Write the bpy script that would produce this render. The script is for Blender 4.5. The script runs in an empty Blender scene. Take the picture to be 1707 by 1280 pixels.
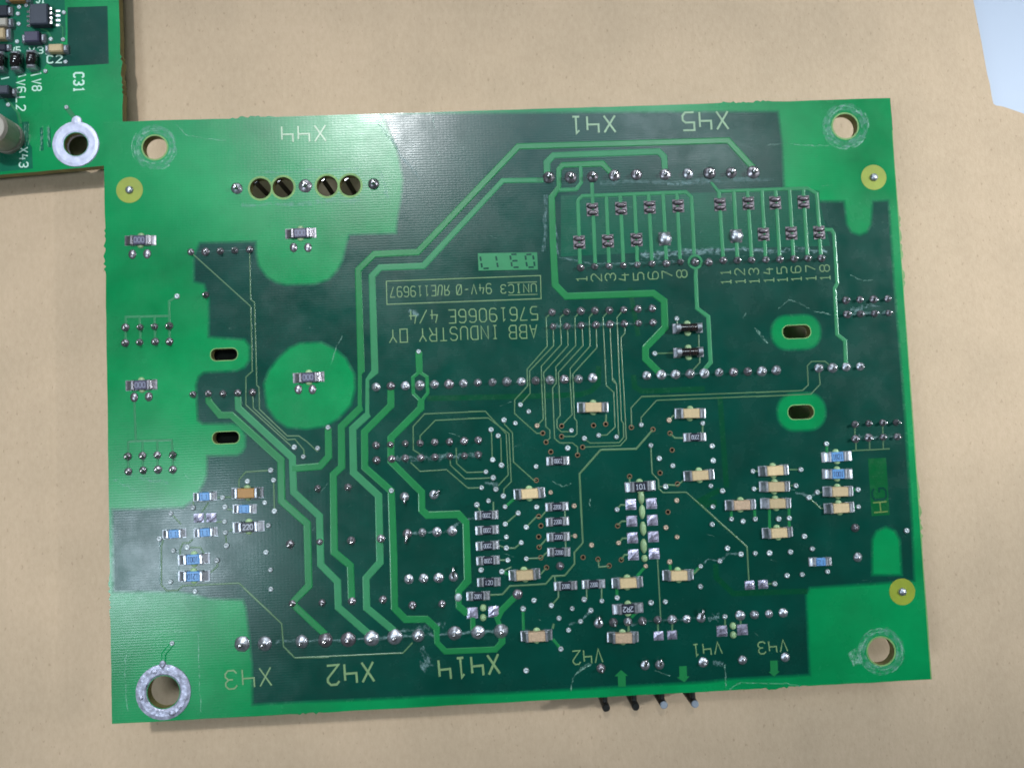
import bpy, bmesh, math, random
import numpy as np
from mathutils import Vector, Euler
from mathutils.geometry import delaunay_2d_cdt

random.seed(7)
# ------------------------------------------------------------------ camera (1 unit = 1 cm)
sc = bpy.context.scene
sc.unit_settings.scale_length = 0.01
COL = sc.collection
ZB, ZT, ZT2 = 1.04, 1.20, 0.50          # main board bottom / top, second board top
FPX = 1282.0
cam = bpy.data.cameras.new('camera'); cam_o = bpy.data.objects.new('camera', cam); COL.objects.link(cam_o)
cam_o.location = (-0.4667, -0.4662, ZT + 13.4761)
cam_o.rotation_euler = (0.0560, -0.0284, -0.0432)
cam.sensor_width = 36; cam.lens = FPX/1707*36
cam.clip_start = 0.5; cam.clip_end = 2000
sc.camera = cam_o
CAM = Vector(cam_o.location); ROT = Euler(cam_o.rotation_euler, 'XYZ').to_matrix()

def P(px, py, z=ZT):
    """photo position (1707 x 1280) of something known to lie on the plane z -> its place in the room"""
    d = ROT @ Vector(((px-853.5)/FPX, -(py-640)/FPX, -1))
    t = (z-CAM.z)/d.z
    return CAM + d*t
def ppc(px, py, z=ZT): return 1/(P(px+1, py, z)-P(px, py, z)).length

# ------------------------------------------------------------------ world and lamps
w = bpy.data.worlds.new('World'); sc.world = w; w.use_nodes = True
w.node_tree.nodes['Background'].inputs[0].default_value = (0.80, 0.90, 1.0, 1)
w.node_tree.nodes['Background'].inputs[1].default_value = 0.09
sc.view_settings.view_transform = 'Standard'; sc.view_settings.look = 'None'
sc.cycles.filter_width = 1.75
sc.view_settings.exposure = 0.0; sc.view_settings.gamma = 1

def lamp(name, pos, size, power, color, target=(0, 0, 0)):
    l = bpy.data.lights.new(name, 'AREA'); l.shape = 'RECTANGLE'; l.size, l.size_y = size
    l.energy = power; l.color = color
    o = bpy.data.objects.new(name, l); COL.objects.link(o); o.location = pos
    o.rotation_euler = (Vector(target)-Vector(pos)).to_track_quat('-Z', 'Y').to_euler()
    return o
def spot(name, pos, target, cone, blend, power, color, radius):
    l = bpy.data.lights.new(name, 'SPOT'); l.energy = power; l.color = color; l.shadow_soft_size = radius
    l.spot_size = math.radians(cone); l.spot_blend = blend
    o = bpy.data.objects.new(name, l); COL.objects.link(o); o.location = pos
    o.rotation_euler = (Vector(target)-Vector(pos)).to_track_quat('-Z', 'Y').to_euler(); return o
spot('ceiling_spotlight', (-24, 79, 165), (-6.7, .8, 0), 6.3, 0.32, 760000, (.95, .98, 1.0), 5)  # inferred key lamp; narrow cone added, its edge stands in for hand shadow
lamp('ceiling_lamp', (46, 69, 165), (50, 8), 36000, (.86, .94, 1))
lamp('ceiling_lamp', (-24, -8.6, 43), (7, 11), 7600, (.74, .88, 1))
lamp('fill_panel', (-15, 92, 190), (150, 60), 86000, (.55, .78, 1))  # added soft panel, gives the bright ceiling's veil on the lacquer
lamp('fill_panel', (-10, 230, 120), (140, 60), 130000, (.84, .93, 1))  # added low panel, brightens card under the top edge and track bevels
spot('right_fill_spot', (100, 22, 75), (12.4, 3.3, 0), 6.6, .45, 1950000, (.88, .95, 1.0), 9)  # added spot, brightens the right and leaves the lower right corner dark

# ------------------------------------------------------------------ materials
def lin(r, g, b):
    f = lambda c: (c/255/12.92) if c/255 <= .04045 else ((c/255+.055)/1.055)**2.4
    return (f(r), f(g), f(b), 1)
MATS = {}
def mat(name, rgb, rough=.5, metal=0., spec=.5, var=0., vscale=3., bump=0., bscale=60., coat=0., weave=0., rvar=0., alpha=None, stretch=None, orand=0.):
    m = bpy.data.materials.new(name); m.use_nodes = True; nt = m.node_tree; N = nt.nodes; L = nt.links
    b = N['Principled BSDF']; c = lin(*rgb)
    b.inputs['Base Color'].default_value = c; b.inputs['Roughness'].default_value = rough
    b.inputs['Metallic'].default_value = metal; b.inputs['Specular IOR Level'].default_value = spec
    if coat: b.inputs['Coat Weight'].default_value = coat; b.inputs['Coat Roughness'].default_value = .12
    tc = N.new('ShaderNodeTexCoord')
    src = tc.outputs['Object']
    if stretch:
        mp = N.new('ShaderNodeMapping'); mp.inputs['Scale'].default_value = stretch; L.new(src, mp.inputs[0]); src = mp.outputs[0]
    def noise(s, det=4, r=.6):
        n = N.new('ShaderNodeTexNoise'); n.inputs['Scale'].default_value = s; n.inputs['Detail'].default_value = det
        n.inputs['Roughness'].default_value = r; L.new(src, n.inputs['Vector']); return n
    if var:
        n = noise(vscale, 5, .65); r = N.new('ShaderNodeValToRGB')
        r.color_ramp.elements[0].position = .3; r.color_ramp.elements[1].position = .72
        r.color_ramp.elements[0].color = tuple(x*(1-var) for x in c[:3])+(1,)
        r.color_ramp.elements[1].color = tuple(min(1, x*(1+var)) for x in c[:3])+(1,)
        L.new(n.outputs[0], r.inputs[0]); L.new(r.outputs[0], b.inputs['Base Color'])
    if orand:
        oi = N.new('ShaderNodeObjectInfo'); mo = N.new('ShaderNodeMapRange'); mo.inputs[3].default_value = 1-orand; mo.inputs[4].default_value = 1+orand*.6
        L.new(oi.outputs['Random'], mo.inputs[0]); hs = N.new('ShaderNodeHueSaturation'); L.new(mo.outputs[0], hs.inputs['Value'])
        if var: L.new(r.outputs[0], hs.inputs['Color'])
        else: hs.inputs['Color'].default_value = c
        L.new(hs.outputs[0], b.inputs['Base Color'])
    if rvar:
        n = noise(vscale*2.3, 4); mr = N.new('ShaderNodeMapRange'); mr.inputs[1].default_value = .3; mr.inputs[2].default_value = .7
        mr.inputs[3].default_value = max(.03, rough-rvar); mr.inputs[4].default_value = min(1, rough+rvar)
        L.new(n.outputs[0], mr.inputs[0]); L.new(mr.outputs[0], b.inputs['Roughness'])
    if bump or weave:
        n = noise(bscale, 3); bp = N.new('ShaderNodeBump'); bp.inputs['Strength'].default_value = max(bump, .001); bp.inputs['Distance'].default_value = .01
        L.new(n.outputs[0], bp.inputs['Height']); last = bp
        if weave:
            for ax, s, k in (('Y', 7.2, 1.), ('X', 5., .3)):
                wv = N.new('ShaderNodeTexWave'); wv.bands_direction = ax; wv.inputs['Scale'].default_value = s
                wv.inputs['Distortion'].default_value = 2.6; wv.inputs['Detail'].default_value = 2; wv.inputs['Detail Scale'].default_value = 2.5
                L.new(src, wv.inputs['Vector'])
                b2 = N.new('ShaderNodeBump'); b2.inputs['Strength'].default_value = weave*k; b2.inputs['Distance'].default_value = .006
                L.new(wv.outputs[1], b2.inputs['Height']); L.new(last.outputs[0], b2.inputs['Normal']); last = b2
        L.new(last.outputs[0], b.inputs['Normal'])
    if alpha:                                   # worn, broken film: noise-cut coverage
        n = noise(alpha[0], 5, .7); mr = N.new('ShaderNodeMapRange'); mr.inputs[1].default_value = alpha[1]; mr.inputs[2].default_value = alpha[2]
        mr.inputs[3].default_value = 0; mr.inputs[4].default_value = alpha[3]
        L.new(n.outputs[0], mr.inputs[0]); L.new(mr.outputs[0], b.inputs['Alpha'])
    MATS[name] = m
    return m
BK = dict(rough=.25, rvar=.06, spec=.28, bump=.02, bscale=14, weave=.055, coat=.04)
mat('mask_dark', (0, 59, 48), var=.22, vscale=.9, **BK)
mat('mask_deep', (0, 78, 56), var=.15, vscale=1.6, **BK)
mat('mask_bright', (0, 128, 70), var=.3, vscale=.42, **BK)
mat('mask_patch', (0, 84, 42), var=.1, **BK); mat('mask_edge', (0, 114, 65), var=.1, **BK); mat('mask_edge_mid', (0, 97, 60), var=.1, **BK); mat('mask_edge_deep', (0, 79, 55), var=.1, **BK)
mat('mask_faint', (0, 66, 40), var=.1, **BK)
mat('mask_trace', (28, 114, 62), rough=.25, spec=.36, var=.10, vscale=2.5, bump=.08, bscale=18, coat=.05)
mat('mask_trace_pale', (52, 124, 82), rough=.3, spec=.22, var=.10, vscale=2.5, bump=.08, bscale=18, coat=.05)
mat('thin_trace', (80, 112, 76), rough=.3, var=.15, vscale=3)
mat('legend', (116, 144, 98), rough=.3, var=.15, vscale=4)
mat('bare_rim', (112, 150, 84), rough=.6, var=.25, vscale=8)
mat('legend_glint', (136, 164, 128), rough=.3, var=.15, vscale=4)  # paler legend copy with the upper labels' glints painted in
mat('legend_dark', (96, 118, 52), rough=.4)
mat('laminate', (118, 112, 66), rough=.7, var=.25, vscale=6, bump=.3)
mat('fiducial', (140, 150, 50), rough=.3, var=.15, vscale=2, bump=.1)
mat('solder', (184, 186, 192), rough=.38, metal=.92, var=.28, vscale=16, bump=.2, bscale=24, rvar=.1, orand=.22)
mat('solder_dull', (150, 145, 150), rough=.34, metal=.85, var=.25, vscale=18, bump=.25, bscale=30, rvar=.1, orand=.22)
mat('solder_dark', (112, 104, 108), rough=.42, metal=.85, var=.35, vscale=16, bump=.3, bscale=26, rvar=.1)
mat('tin', (176, 184, 186), rough=.5, metal=.65, var=.16, vscale=20, bump=.3, bscale=40, orand=.22)
mat('tin_tan', (172, 152, 132), rough=.5, metal=.4, var=.2, vscale=20, bump=.3, bscale=40)
mat('tin_pad', (172, 168, 188), rough=.36, metal=.85, var=.22, vscale=14, bump=.35, bscale=26, rvar=.15, orand=.22)
mat('copper_ring', (130, 104, 78), rough=.4, metal=.5, var=.2)
mat('void', (3, 6, 4), rough=.9, spec=.1)
mat('pin_metal', (200, 196, 196), rough=.22, metal=1, var=.15, vscale=12, bump=.2)
mat('pin_dark', (40, 40, 38), rough=.35, metal=.3)
mat('peg_grey', (150, 158, 168), rough=.5, metal=.3, var=.15, vscale=8)
mat('ceramic_tan', (198, 172, 130), rough=.55, var=.12, vscale=18, bump=.25, bscale=60, orand=.22)
mat('ceramic_brown', (158, 116, 62), rough=.5, var=.14, vscale=18, bump=.25, bscale=60)
mat('ceramic_pink', (178, 150, 122), rough=.55, var=.25, vscale=26, bump=.3, bscale=60)
mat('resistor_black', (24, 28, 42), rough=.35, var=.2, vscale=20)
mat('resistor_violet', (66, 62, 84), rough=.4, var=.3, vscale=26)
mat('resistor_blue', (92, 142, 192), rough=.4, var=.12, vscale=14)
mat('print_grey', (128, 130, 150), rough=.6)
mat('print_white', (176, 180, 192), rough=.6)
mat('print_dark', (28, 50, 92), rough=.6)
mat('glass_melf', (24, 18, 20), rough=.12, spec=.8, var=.5, vscale=22, coat=.5)
mat('melf_band', (46, 32, 28), rough=.2, var=.3, vscale=20)
mat('glue', (142, 170, 122), rough=.4, var=.12, vscale=12, orand=.22)
mat('plastic_black', (14, 16, 16), rough=.5)
mat('ic_black', (52, 58, 70), rough=.55, var=.15, vscale=12, bump=.3, bscale=70)
mat('silk', (190, 222, 204), rough=.6, var=.12, vscale=8)
mat('scuff_glint', (170, 215, 195), rough=.6, alpha=(16, .40, .72, .5))
mat('residue', (150, 185, 185), rough=.5, alpha=(11, .40, .75, .34))
mat('ring_metal', (158, 158, 174), rough=.5, metal=.65, var=.55, vscale=9, bump=.7, bscale=12, rvar=.2)
mat('ring_metal_bright', (184, 186, 206), rough=.5, metal=.5, var=.2, vscale=6, bump=.5, bscale=12)
mat('can_grey', (170, 162, 150), rough=.4, metal=.25, var=.15)

# cardboard: pulp fibres, soft blotches and dark flecks
def cardboard_mat():
    m = bpy.data.materials.new('cardboard'); m.use_nodes = True; nt = m.node_tree; N = nt.nodes; L = nt.links
    b = N['Principled BSDF']; b.inputs['Roughness'].default_value = .85; b.inputs['Specular IOR Level'].default_value = .2
    tc = N.new('ShaderNodeTexCoord')
    def nz(scale, sx=1, sy=1, det=5, rough=.65):
        mp = N.new('ShaderNodeMapping'); mp.inputs['Scale'].default_value = (sx, sy, 1); L.new(tc.outputs['Object'], mp.inputs[0])
        n = N.new('ShaderNodeTexNoise'); n.inputs['Scale'].default_value = scale; n.inputs['Detail'].default_value = det; n.inputs['Roughness'].default_value = rough
        L.new(mp.outputs[0], n.inputs['Vector']); return n.outputs[0]
    def ramp(src, p0, c0, p1, c1):
        r = N.new('ShaderNodeValToRGB'); r.color_ramp.elements[0].position = p0; r.color_ramp.elements[1].position = p1
        r.color_ramp.elements[0].color = c0; r.color_ramp.elements[1].color = c1; L.new(src, r.inputs[0]); return r.outputs[0]
    def mix(kind, f, a, c):
        x = N.new('ShaderNodeMix'); x.data_type = 'RGBA'; x.blend_type = kind; x.inputs[0].default_value = f
        L.new(a, x.inputs[6]); L.new(c, x.inputs[7]); return x.outputs[2]
    base = ramp(nz(7, 1.8, .8), .3, lin(187, 163, 136), .7, lin(196, 172, 145))
    blot = ramp(nz(.35, det=2), .35, (.93, .93, .92, 1), .65, (1.04, 1.03, 1.02, 1))
    fib = ramp(nz(26, 2.2, .7), .35, (.95, .945, .94, 1), .6, (1, 1, 1, 1))
    fleck = ramp(nz(11, 1.5, .8, 2, .5), .27, (.55, .5, .45, 1), .335, (1, 1, 1, 1))
    flute = N.new('ShaderNodeTexWave'); flute.bands_direction = 'X'; flute.inputs['Scale'].default_value = .42; flute.inputs['Distortion'].default_value = .6
    L.new(tc.outputs['Object'], flute.inputs['Vector'])
    fl = ramp(flute.outputs[1], 0, (.99, .99, .99, 1), 1, (1.005, 1.005, 1.005, 1))
    o = mix('MULTIPLY', 1, base, blot); o = mix('MULTIPLY', .8, o, fib); o = mix('MULTIPLY', .45, o, fleck); o = mix('MULTIPLY', 1, o, fl)
    L.new(o, b.inputs['Base Color'])
    bp = N.new('ShaderNodeBump'); bp.inputs['Strength'].default_value = .25; bp.inputs['Distance'].default_value = .02
    L.new(nz(18, 1.6, .8), bp.inputs['Height']); L.new(bp.outputs[0], b.inputs['Normal'])
    MATS['cardboard'] = m
cardboard_mat()
mat('table_white', (164, 174, 190), rough=.5, var=.02, vscale=.3)

# ------------------------------------------------------------------ helpers
def link(name, me, parent=None, loc=(0, 0, 0), rz=0.):
    o = bpy.data.objects.new(name, me); COL.objects.link(o); o.location = loc; o.rotation_euler = (0, 0, rz)
    if parent: o.parent = parent
    return o
def mesh(name, verts, faces, mats, idx=None, smooth=False):
    me = bpy.data.meshes.new(name); me.from_pydata([tuple(v) for v in verts], [], faces)
    for m in (mats if isinstance(mats, (list, tuple)) else [mats]): me.materials.append(MATS[m])
    if idx: me.polygons.foreach_set('material_index', idx)
    if smooth: me.polygons.foreach_set('use_smooth', [True]*len(me.polygons))
    me.update(); return me
def thing(name, label, cat, loc):
    o = bpy.data.objects.new(name, None); COL.objects.link(o); o.location = loc; o.empty_display_size = .5
    o['label'] = label; o['category'] = cat; return o

class MB:
    def __init__(s): s.v = []; s.f = []; s.i = []
    def add(s, v, f, mi=0):
        n = len(s.v); s.v += [tuple(q) for q in v]; s.f += [tuple(a+n for a in t) for t in f]; s.i += [mi]*len(f)
    def box(s, x0, x1, y0, y1, z0, z1, mi=0, ch=0.):
        c = ch
        if c:
            v = [(x0, y0, z0), (x1, y0, z0), (x1, y1, z0), (x0, y1, z0), (x0, y0, z1-c), (x1, y0, z1-c), (x1, y1, z1-c), (x0, y1, z1-c),
                 (x0+c, y0+c, z1), (x1-c, y0+c, z1), (x1-c, y1-c, z1), (x0+c, y1-c, z1)]
            f = [(3, 2, 1, 0)] + [(a, (a+1) % 4, (a+1) % 4+4, a+4) for a in range(4)] + [(a+4, (a+1) % 4+4, (a+1) % 4+8, a+8) for a in range(4)] + [(8, 9, 10, 11)]
        else:
            v = [(x0, y0, z0), (x1, y0, z0), (x1, y1, z0), (x0, y1, z0), (x0, y0, z1), (x1, y0, z1), (x1, y1, z1), (x0, y1, z1)]
            f = [(3, 2, 1, 0), (4, 5, 6, 7)] + [(a, (a+1) % 4, (a+1) % 4+4, a+4) for a in range(4)]
        s.add(v, f, mi)
    def lathe(s, prof, n=14, cx=0, cy=0, sx=1., sy=1., mi=0, jit=0., cap=True):
        v = []; f = []
        for r, z in prof:
            for k in range(n):
                a = 2*math.pi*k/n; q = 1+random.uniform(-jit, jit)
                v.append((cx+r*sx*q*math.cos(a), cy+r*sy*q*math.sin(a), z))
        for j in range(len(prof)-1):
            for k in range(n): f.append((j*n+k, j*n+(k+1) % n, (j+1)*n+(k+1) % n, (j+1)*n+k))
        if cap: f.append(tuple((len(prof)-1)*n+k for k in range(n)))
        s.add(v, f, mi)
    def tube(s, pts, r, n=10, mi=0, r1=None):
        pts = [Vector(p) for p in pts]; v = []; f = []
        for j, p in enumerate(pts):
            t = (pts[min(j+1, len(pts)-1)]-pts[max(j-1, 0)]).normalized()
            a = t.orthogonal().normalized(); b = t.cross(a); rr = r if r1 is None else r+(r1-r)*j/(len(pts)-1)
            for k in range(n):
                g = 2*math.pi*k/n; v.append(p+a*rr*math.cos(g)+b*rr*math.sin(g))
        for j in range(len(pts)-1):
            for k in range(n): f.append((j*n+k, j*n+(k+1) % n, (j+1)*n+(k+1) % n, (j+1)*n+k))
        f.append(tuple(range(n))[::-1]); f.append(tuple((len(pts)-1)*n+k for k in range(n)))
        s.add(v, f, mi)
    def ribbon(s, pts, wd, z0, h, slope=.3, mi=0, closed=False, round_=0.):
        """raised flat strip along 2D points; wd one width or one per point"""
        pts = [Vector((p[0], p[1])) for p in pts]; n = len(pts)
        ws = wd if isinstance(wd, (list, tuple)) else [wd]*n
        v = []; f = []; W = 6 if round_ else 4
        for j in range(n):
            a = pts[j-1] if (j > 0 or closed) else None; b = pts[(j+1) % n] if (j < n-1 or closed) else None
            d1 = (pts[j]-a).normalized() if a is not None else (b-pts[j]).normalized()
            d2 = (b-pts[j]).normalized() if b is not None else d1
            n1 = Vector((-d1.y, d1.x)); n2 = Vector((-d2.y, d2.x)); mtr = (n1+n2)
            mtr = mtr.normalized() if mtr.length > 1e-6 else n1
            k = 1/max(.5, mtr.dot(n1)); hw = ws[j]/2
            sl = min(h*slope*3, hw*.4)
            rl = min(round_, (hw-sl)*.6)
            prof = ((hw, z0), (hw-sl, z0+h), (-hw+sl, z0+h), (-hw, z0)) if not round_ else ((hw, z0), (hw-sl, z0+h*.72), (hw-sl-rl, z0+h), (-hw+sl+rl, z0+h), (-hw+sl, z0+h*.72), (-hw, z0))
            for off, z in prof:
                q = pts[j]+mtr*off*k; v.append((q.x, q.y, z))
        m = n if closed else n-1
        for j in range(m):
            o = j*W; q = ((j+1) % n)*W
            for c in range(W-1): f.append((o+c, o+c+1, q+c+1, q+c))
        if not closed:
            f.append(tuple(range(W))[::-1]); o = (n-1)*W; f.append(tuple(range(o, o+W)))
        s.add(v, f, mi)
    def build(s, name, mats, parent=None, loc=(0, 0, 0), rz=0., smooth=False):
        return link(name, mesh(name, s.v, s.f, mats, s.i, smooth), parent, loc, rz)
    def data(s, name, mats, smooth=False): return mesh(name, s.v, s.f, mats, s.i, smooth)

def cr(x0, y0, s):
    return lambda *pts: [(x0+x/s, y0+y/s) for x, y in pts]
kA, kB, kC, kD = cr(150, 300, 4.742), cr(150, 560, 4.742), cr(240, 780, 5.334), cr(170, 980, 4.742)
kE, kF, kG, kH = cr(480, 380, 5.334), cr(480, 600, 5.334), cr(480, 800, 5.334), cr(480, 980, 4.742)
kI, kJ, kK, kL = cr(780, 400, 5.334), cr(780, 620, 5.334), cr(740, 780, 5.334), cr(820, 940, 4.742)
kM, kN, kO, kP = cr(1000, 460, 5.334), cr(1000, 640, 5.334), cr(1000, 840, 5.334), cr(1100, 980, 4.742)
kQ, kR, kS, kT = cr(1260, 460, 5.334), cr(1260, 680, 5.334), cr(1200, 860, 4.2675), cr(1180, 240, 5.334)
kU, kV, kW, kX = cr(890, 240, 5.334), cr(360, 260, 5.334), cr(0, 0, 7.1125), cr(0, 150, 7.1125)
kY, kZ, kZA = cr(840, 160, 3.88), cr(1260, 160, 3.88), cr(420, 160, 3.88)

TOP = ZT-ZB                                     # board-local height of the lacquered face
def b2(pt, z=ZT): q = P(pt[0], pt[1], z); return (q.x, q.y)

# stroke lettering on a 4 x 6 cell
GL = {'0': ['0,1 0,5 1,6 3,6 4,5 4,1 3,0 1,0 0,1'], '1': ['1,5 2,6 2,0', '.8,0 3.2,0'], '2': ['0,5 1,6 3,6 4,5 4,4 0,0 4,0'],
 '3': ['0,5 1,6 3,6 4,5 4,4 3,3 1.4,3', '3,3 4,2 4,1 3,0 1,0 0,1'], '4': ['1,6 0,2.4 4,2.4', '3,4.2 3,0'], '5': ['4,6 0,6 0,3.4 3,3.4 4,2.6 4,1 3,0 0,0'],
 '6': ['4,5.4 3,6 1,6 0,5 0,1 1,0 3,0 4,1 4,2.4 3,3.3 0,3.3'], '7': ['0,6 4,6 4,5.2 1.4,0'], '8': ['1,3.2 0,4 0,5 1,6 3,6 4,5 4,4 3,3.2 1,3.2 0,2.2 0,1 1,0 3,0 4,1 4,2.2 3,3.2'],
 '9': ['4,2.7 1,2.7 0,3.6 0,5 1,6 3,6 4,5 4,1 3,0 1,0 0,.6'], 'A': ['0,0 2,6 4,0', '.8,2 3.2,2'], 'B': ['0,0 0,6 3,6 4,5 4,4 3,3.1 0,3.1', '3,3.1 4,2.2 4,1 3,0 0,0'],
 'C': ['4,5 3,6 1,6 0,5 0,1 1,0 3,0 4,1'], 'D': ['0,0 0,6 3,6 4,5 4,1 3,0 0,0'], 'E': ['4,6 0,6 0,0 4,0', '0,3.1 3,3.1'], 'G': ['4,5 3,6 1,6 0,5 0,1 1,0 3,0 4,1 4,2.8 2.4,2.8'],
 'H': ['0,0 0,6', '4,0 4,6', '0,3 4,3'], 'I': ['1,6 3,6', '2,6 2,0', '1,0 3,0'], 'K': ['0,0 0,6', '4,6 0,2.6', '1.4,3.6 4,0'], 'L': ['0,6 0,0 4,0'],
 'N': ['0,0 0,6 4,0 4,6'], 'O': ['0,0 0,6 4,6 4,0 0,0'], 'R': ['0,0 0,6 3,6 4,5 4,4 3,3.1 0,3.1', '2,3.1 4,0'], 'S': ['4,5 3,6 1,6 0,5 0,4 1,3.2 3,3 4,2.2 4,1 3,0 1,0 0,1'],
 'T': ['0,6 4,6', '2,6 2,0'], 'U': ['0,6 0,1 1,0 3,0 4,1 4,6'], 'V': ['0,6 2,0 4,6'], 'X': ['0,0 4,6', '0,6 4,0'], 'Y': ['0,6 2,3.2 4,6', '2,3.2 2,0'],
 '-': ['.6,3 3.4,3'], '/': ['0,0 4,6'], '`': ['4,0 4,6 1,6 0,5 0,4 1,3.1 4,3.1', '2,3.1 0,0'], '~': ['1,6 0,1 .6,0 2.6,0 3.4,1 4.4,6'], 'q': ['0,1 0,5 1,6 3,6 4,5 4,1 3,0 1,0 0,1', '0,0 4,6']}
GL['h'] = ['0,6 0,3 4,3', '4,5 4,0']            # open-topped 4 of the etched legends
def text_mb(mb, s, cx, cy, w, h, ang, z, sw, hh=.003, mi=0, gap=2.0, zi=None):
    n = len(s); tot = n*4+(n-1)*gap; ca, sa = math.cos(ang), math.sin(ang); k = 0
    for i, ch in enumerate(s):
        for st in GL.get(ch, []):
            pts = []
            for q in st.split():
                gx, gy = map(float, q.split(','))
                u = ((i*(4+gap)+gx)/tot-.5)*w; v = (gy/6-.5)*h
                pts.append((cx+u*ca-v*sa, cy+u*sa+v*ca))
            cl = pts[0] == pts[-1]
            mb.ribbon(pts[:-1] if cl else pts, sw, z+k*4e-5, hh, closed=cl, mi=mi); k += 1
def text_px(name, s, box, ang, parent, z, sw_px=2., matn='legend', zw=ZT, **kw):
    """lettering that fills the photo box (x0,y0,x1,y1); ang 180 or +-90 degrees"""
    x0, y0, x1, y1 = box; cx, cy = (x0+x1)/2, (y0+y1)/2; k = ppc(cx, cy, zw); c = b2((cx, cy), zw)
    w, h = (x1-x0)/k, (y1-y0)/k
    if abs(abs(ang)-90) < 20: w, h = h, w
    mb = MB(); text_mb(mb, s, 0, 0, w, h, math.radians(ang), 0, sw_px/k, **kw)
    return mb.build(name, matn, parent, (c[0], c[1], z))

# ------------------------------------------------------------------ table and cardboard
mb = MB(); mb.box(-260, 260, -200, 260, -4, -.9); o = mb.build('table_top', 'table_white'); o['kind'] = 'structure'
ed = [(-90, 60), (-90, -70), (100, -70)] + [b2(p, 0) for p in [(2600, 700), (1900, 262), (1790, 222), (1740, 202), (1707, 190), (1690, 184), (1672, 178), (1660, 176), (1656, 173), (1653, 160), (1650, 140), (1646, 125), (1636, 70), (1624, 8), (1600, -110), (1560, -320)]] + [(P(1560, -320, 0).x-1, 60)]
v = [(x, y, 0) for x, y in ed]+[(x, y, -.35) for x, y in ed]; n = len(ed)
cb = link('cardboard_sheet', mesh('cardboard_sheet', v, [tuple(range(n)), tuple(range(2*n-1, n-1, -1))]+[(i, i+n, (i+1) % n+n, (i+1) % n) for i in range(n)], 'cardboard'))
cb['label'] = 'large sheet of plain brown cardboard lying under both green circuit boards'; cb['category'] = 'cardboard'

# ------------------------------------------------------------------ plates with holes and colour zones
def inside(x, y, poly):
    c = False; j = len(poly)-1
    for i in range(len(poly)):
        xi, yi = poly[i]; xj, yj = poly[j]
        if (yi > y) != (yj > y) and x < (xj-xi)*(y-yi)/(yj-yi)+xi: c = not c
        j = i
    return c
def plate(name, outline, holes, zones, z0, z1, mats, parent):
    """outline/holes/zones in cm; zones = [(material index, polygon)], later ones win"""
    V = []; E = []
    for poly in [outline]+holes+[z[1] for z in zones]:
        n0 = len(V); V += [Vector(p) for p in poly]; E += [(n0+i, n0+(i+1) % len(poly)) for i in range(len(poly))]
    vs, es, fs, _, _, _ = delaunay_2d_cdt(V, E, [], 0, 1e-6)
    vt = [(q.x, q.y, z1) for q in vs]; nb = len(vs); vb = [(q.x, q.y, z0) for q in vs]
    F = []; I = []
    for t in fs:
        cx = sum(vs[a].x for a in t)/len(t); cy = sum(vs[a].y for a in t)/len(t)
        if not inside(cx, cy, outline) or any(inside(cx, cy, h) for h in holes): continue
        m = 0
        for mi, zp in zones:
            if inside(cx, cy, zp): m = mi
        F.append(tuple(t)); I.append(m); F.append(tuple(a+nb for a in reversed(t))); I.append(0)
    allv = vt+vb; wi = len(mats)-1
    for poly in [outline]+holes:
        n0 = len(allv); n = len(poly); allv += [(x, y, z1) for x, y in poly]+[(x, y, z0) for x, y in poly]
        F += [(n0+i, n0+n+i, n0+n+(i+1) % n, n0+(i+1) % n) for i in range(n)]; I += [wi]*n
    return link(name, mesh(name, allv, F, mats, I), parent)
def circ(c, r, n=36, sx=1.): return [(c[0]+r*sx*math.cos(2*math.pi*k/n), c[1]+r*math.sin(2*math.pi*k/n)) for k in range(n)]
def circ_px(pt, rpx, z=ZT, n=36): return circ(b2(pt, z), rpx/ppc(*pt, z), n)
def slot_px(x0, y0, x1, y1):
    c = b2(((x0+x1)/2, (y0+y1)/2)); k = ppc((x0+x1)/2, (y0+y1)/2); w, h = (x1-x0)/k, (y1-y0)/k; r = h*.46; pts = []
    for q, (sx, sy) in enumerate(((1, 1), (-1, 1), (-1, -1), (1, -1))):
        for j in range(7):
            a = math.pi/2*q+math.pi/2*j/6; pts.append((c[0]+sx*(w/2-r)+r*math.cos(a), c[1]+sy*(h/2-r)+r*math.sin(a)))
    return pts
def band(pts, wpx):
    """outline polygon of a strip of width wpx photo pixels"""
    mb = MB(); mb.ribbon([b2(p) for p in pts], wpx/95, 0, .001, slope=0); n = len(pts)
    return [mb.v[4*j][:2] for j in range(n)]+[mb.v[4*j+3][:2] for j in reversed(range(n))]
def rough_edge(poly, spots, step=.045, amp=.035):
    """saw-marks along the outline where the board was broken from its panel"""
    out = []
    for i in range(len(poly)):
        a = Vector(poly[i]); b = Vector(poly[(i+1) % len(poly)]); L = (b-a).length; n = max(1, int(L/step)); nr = Vector(((b-a).y, -(b-a).x)).normalized()
        for j in range(n):
            p = a+(b-a)*j/n; near = any((p-Vector(s)).length < r for s, r in spots)
            if j == 0: out.append(tuple(p)); continue
            if near: p = p+nr*random.uniform(-amp*.35, amp)
            else:
                if j % 6: continue
                p = p+nr*random.uniform(-.004, .004)
            out.append(tuple(p))
    return out

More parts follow.
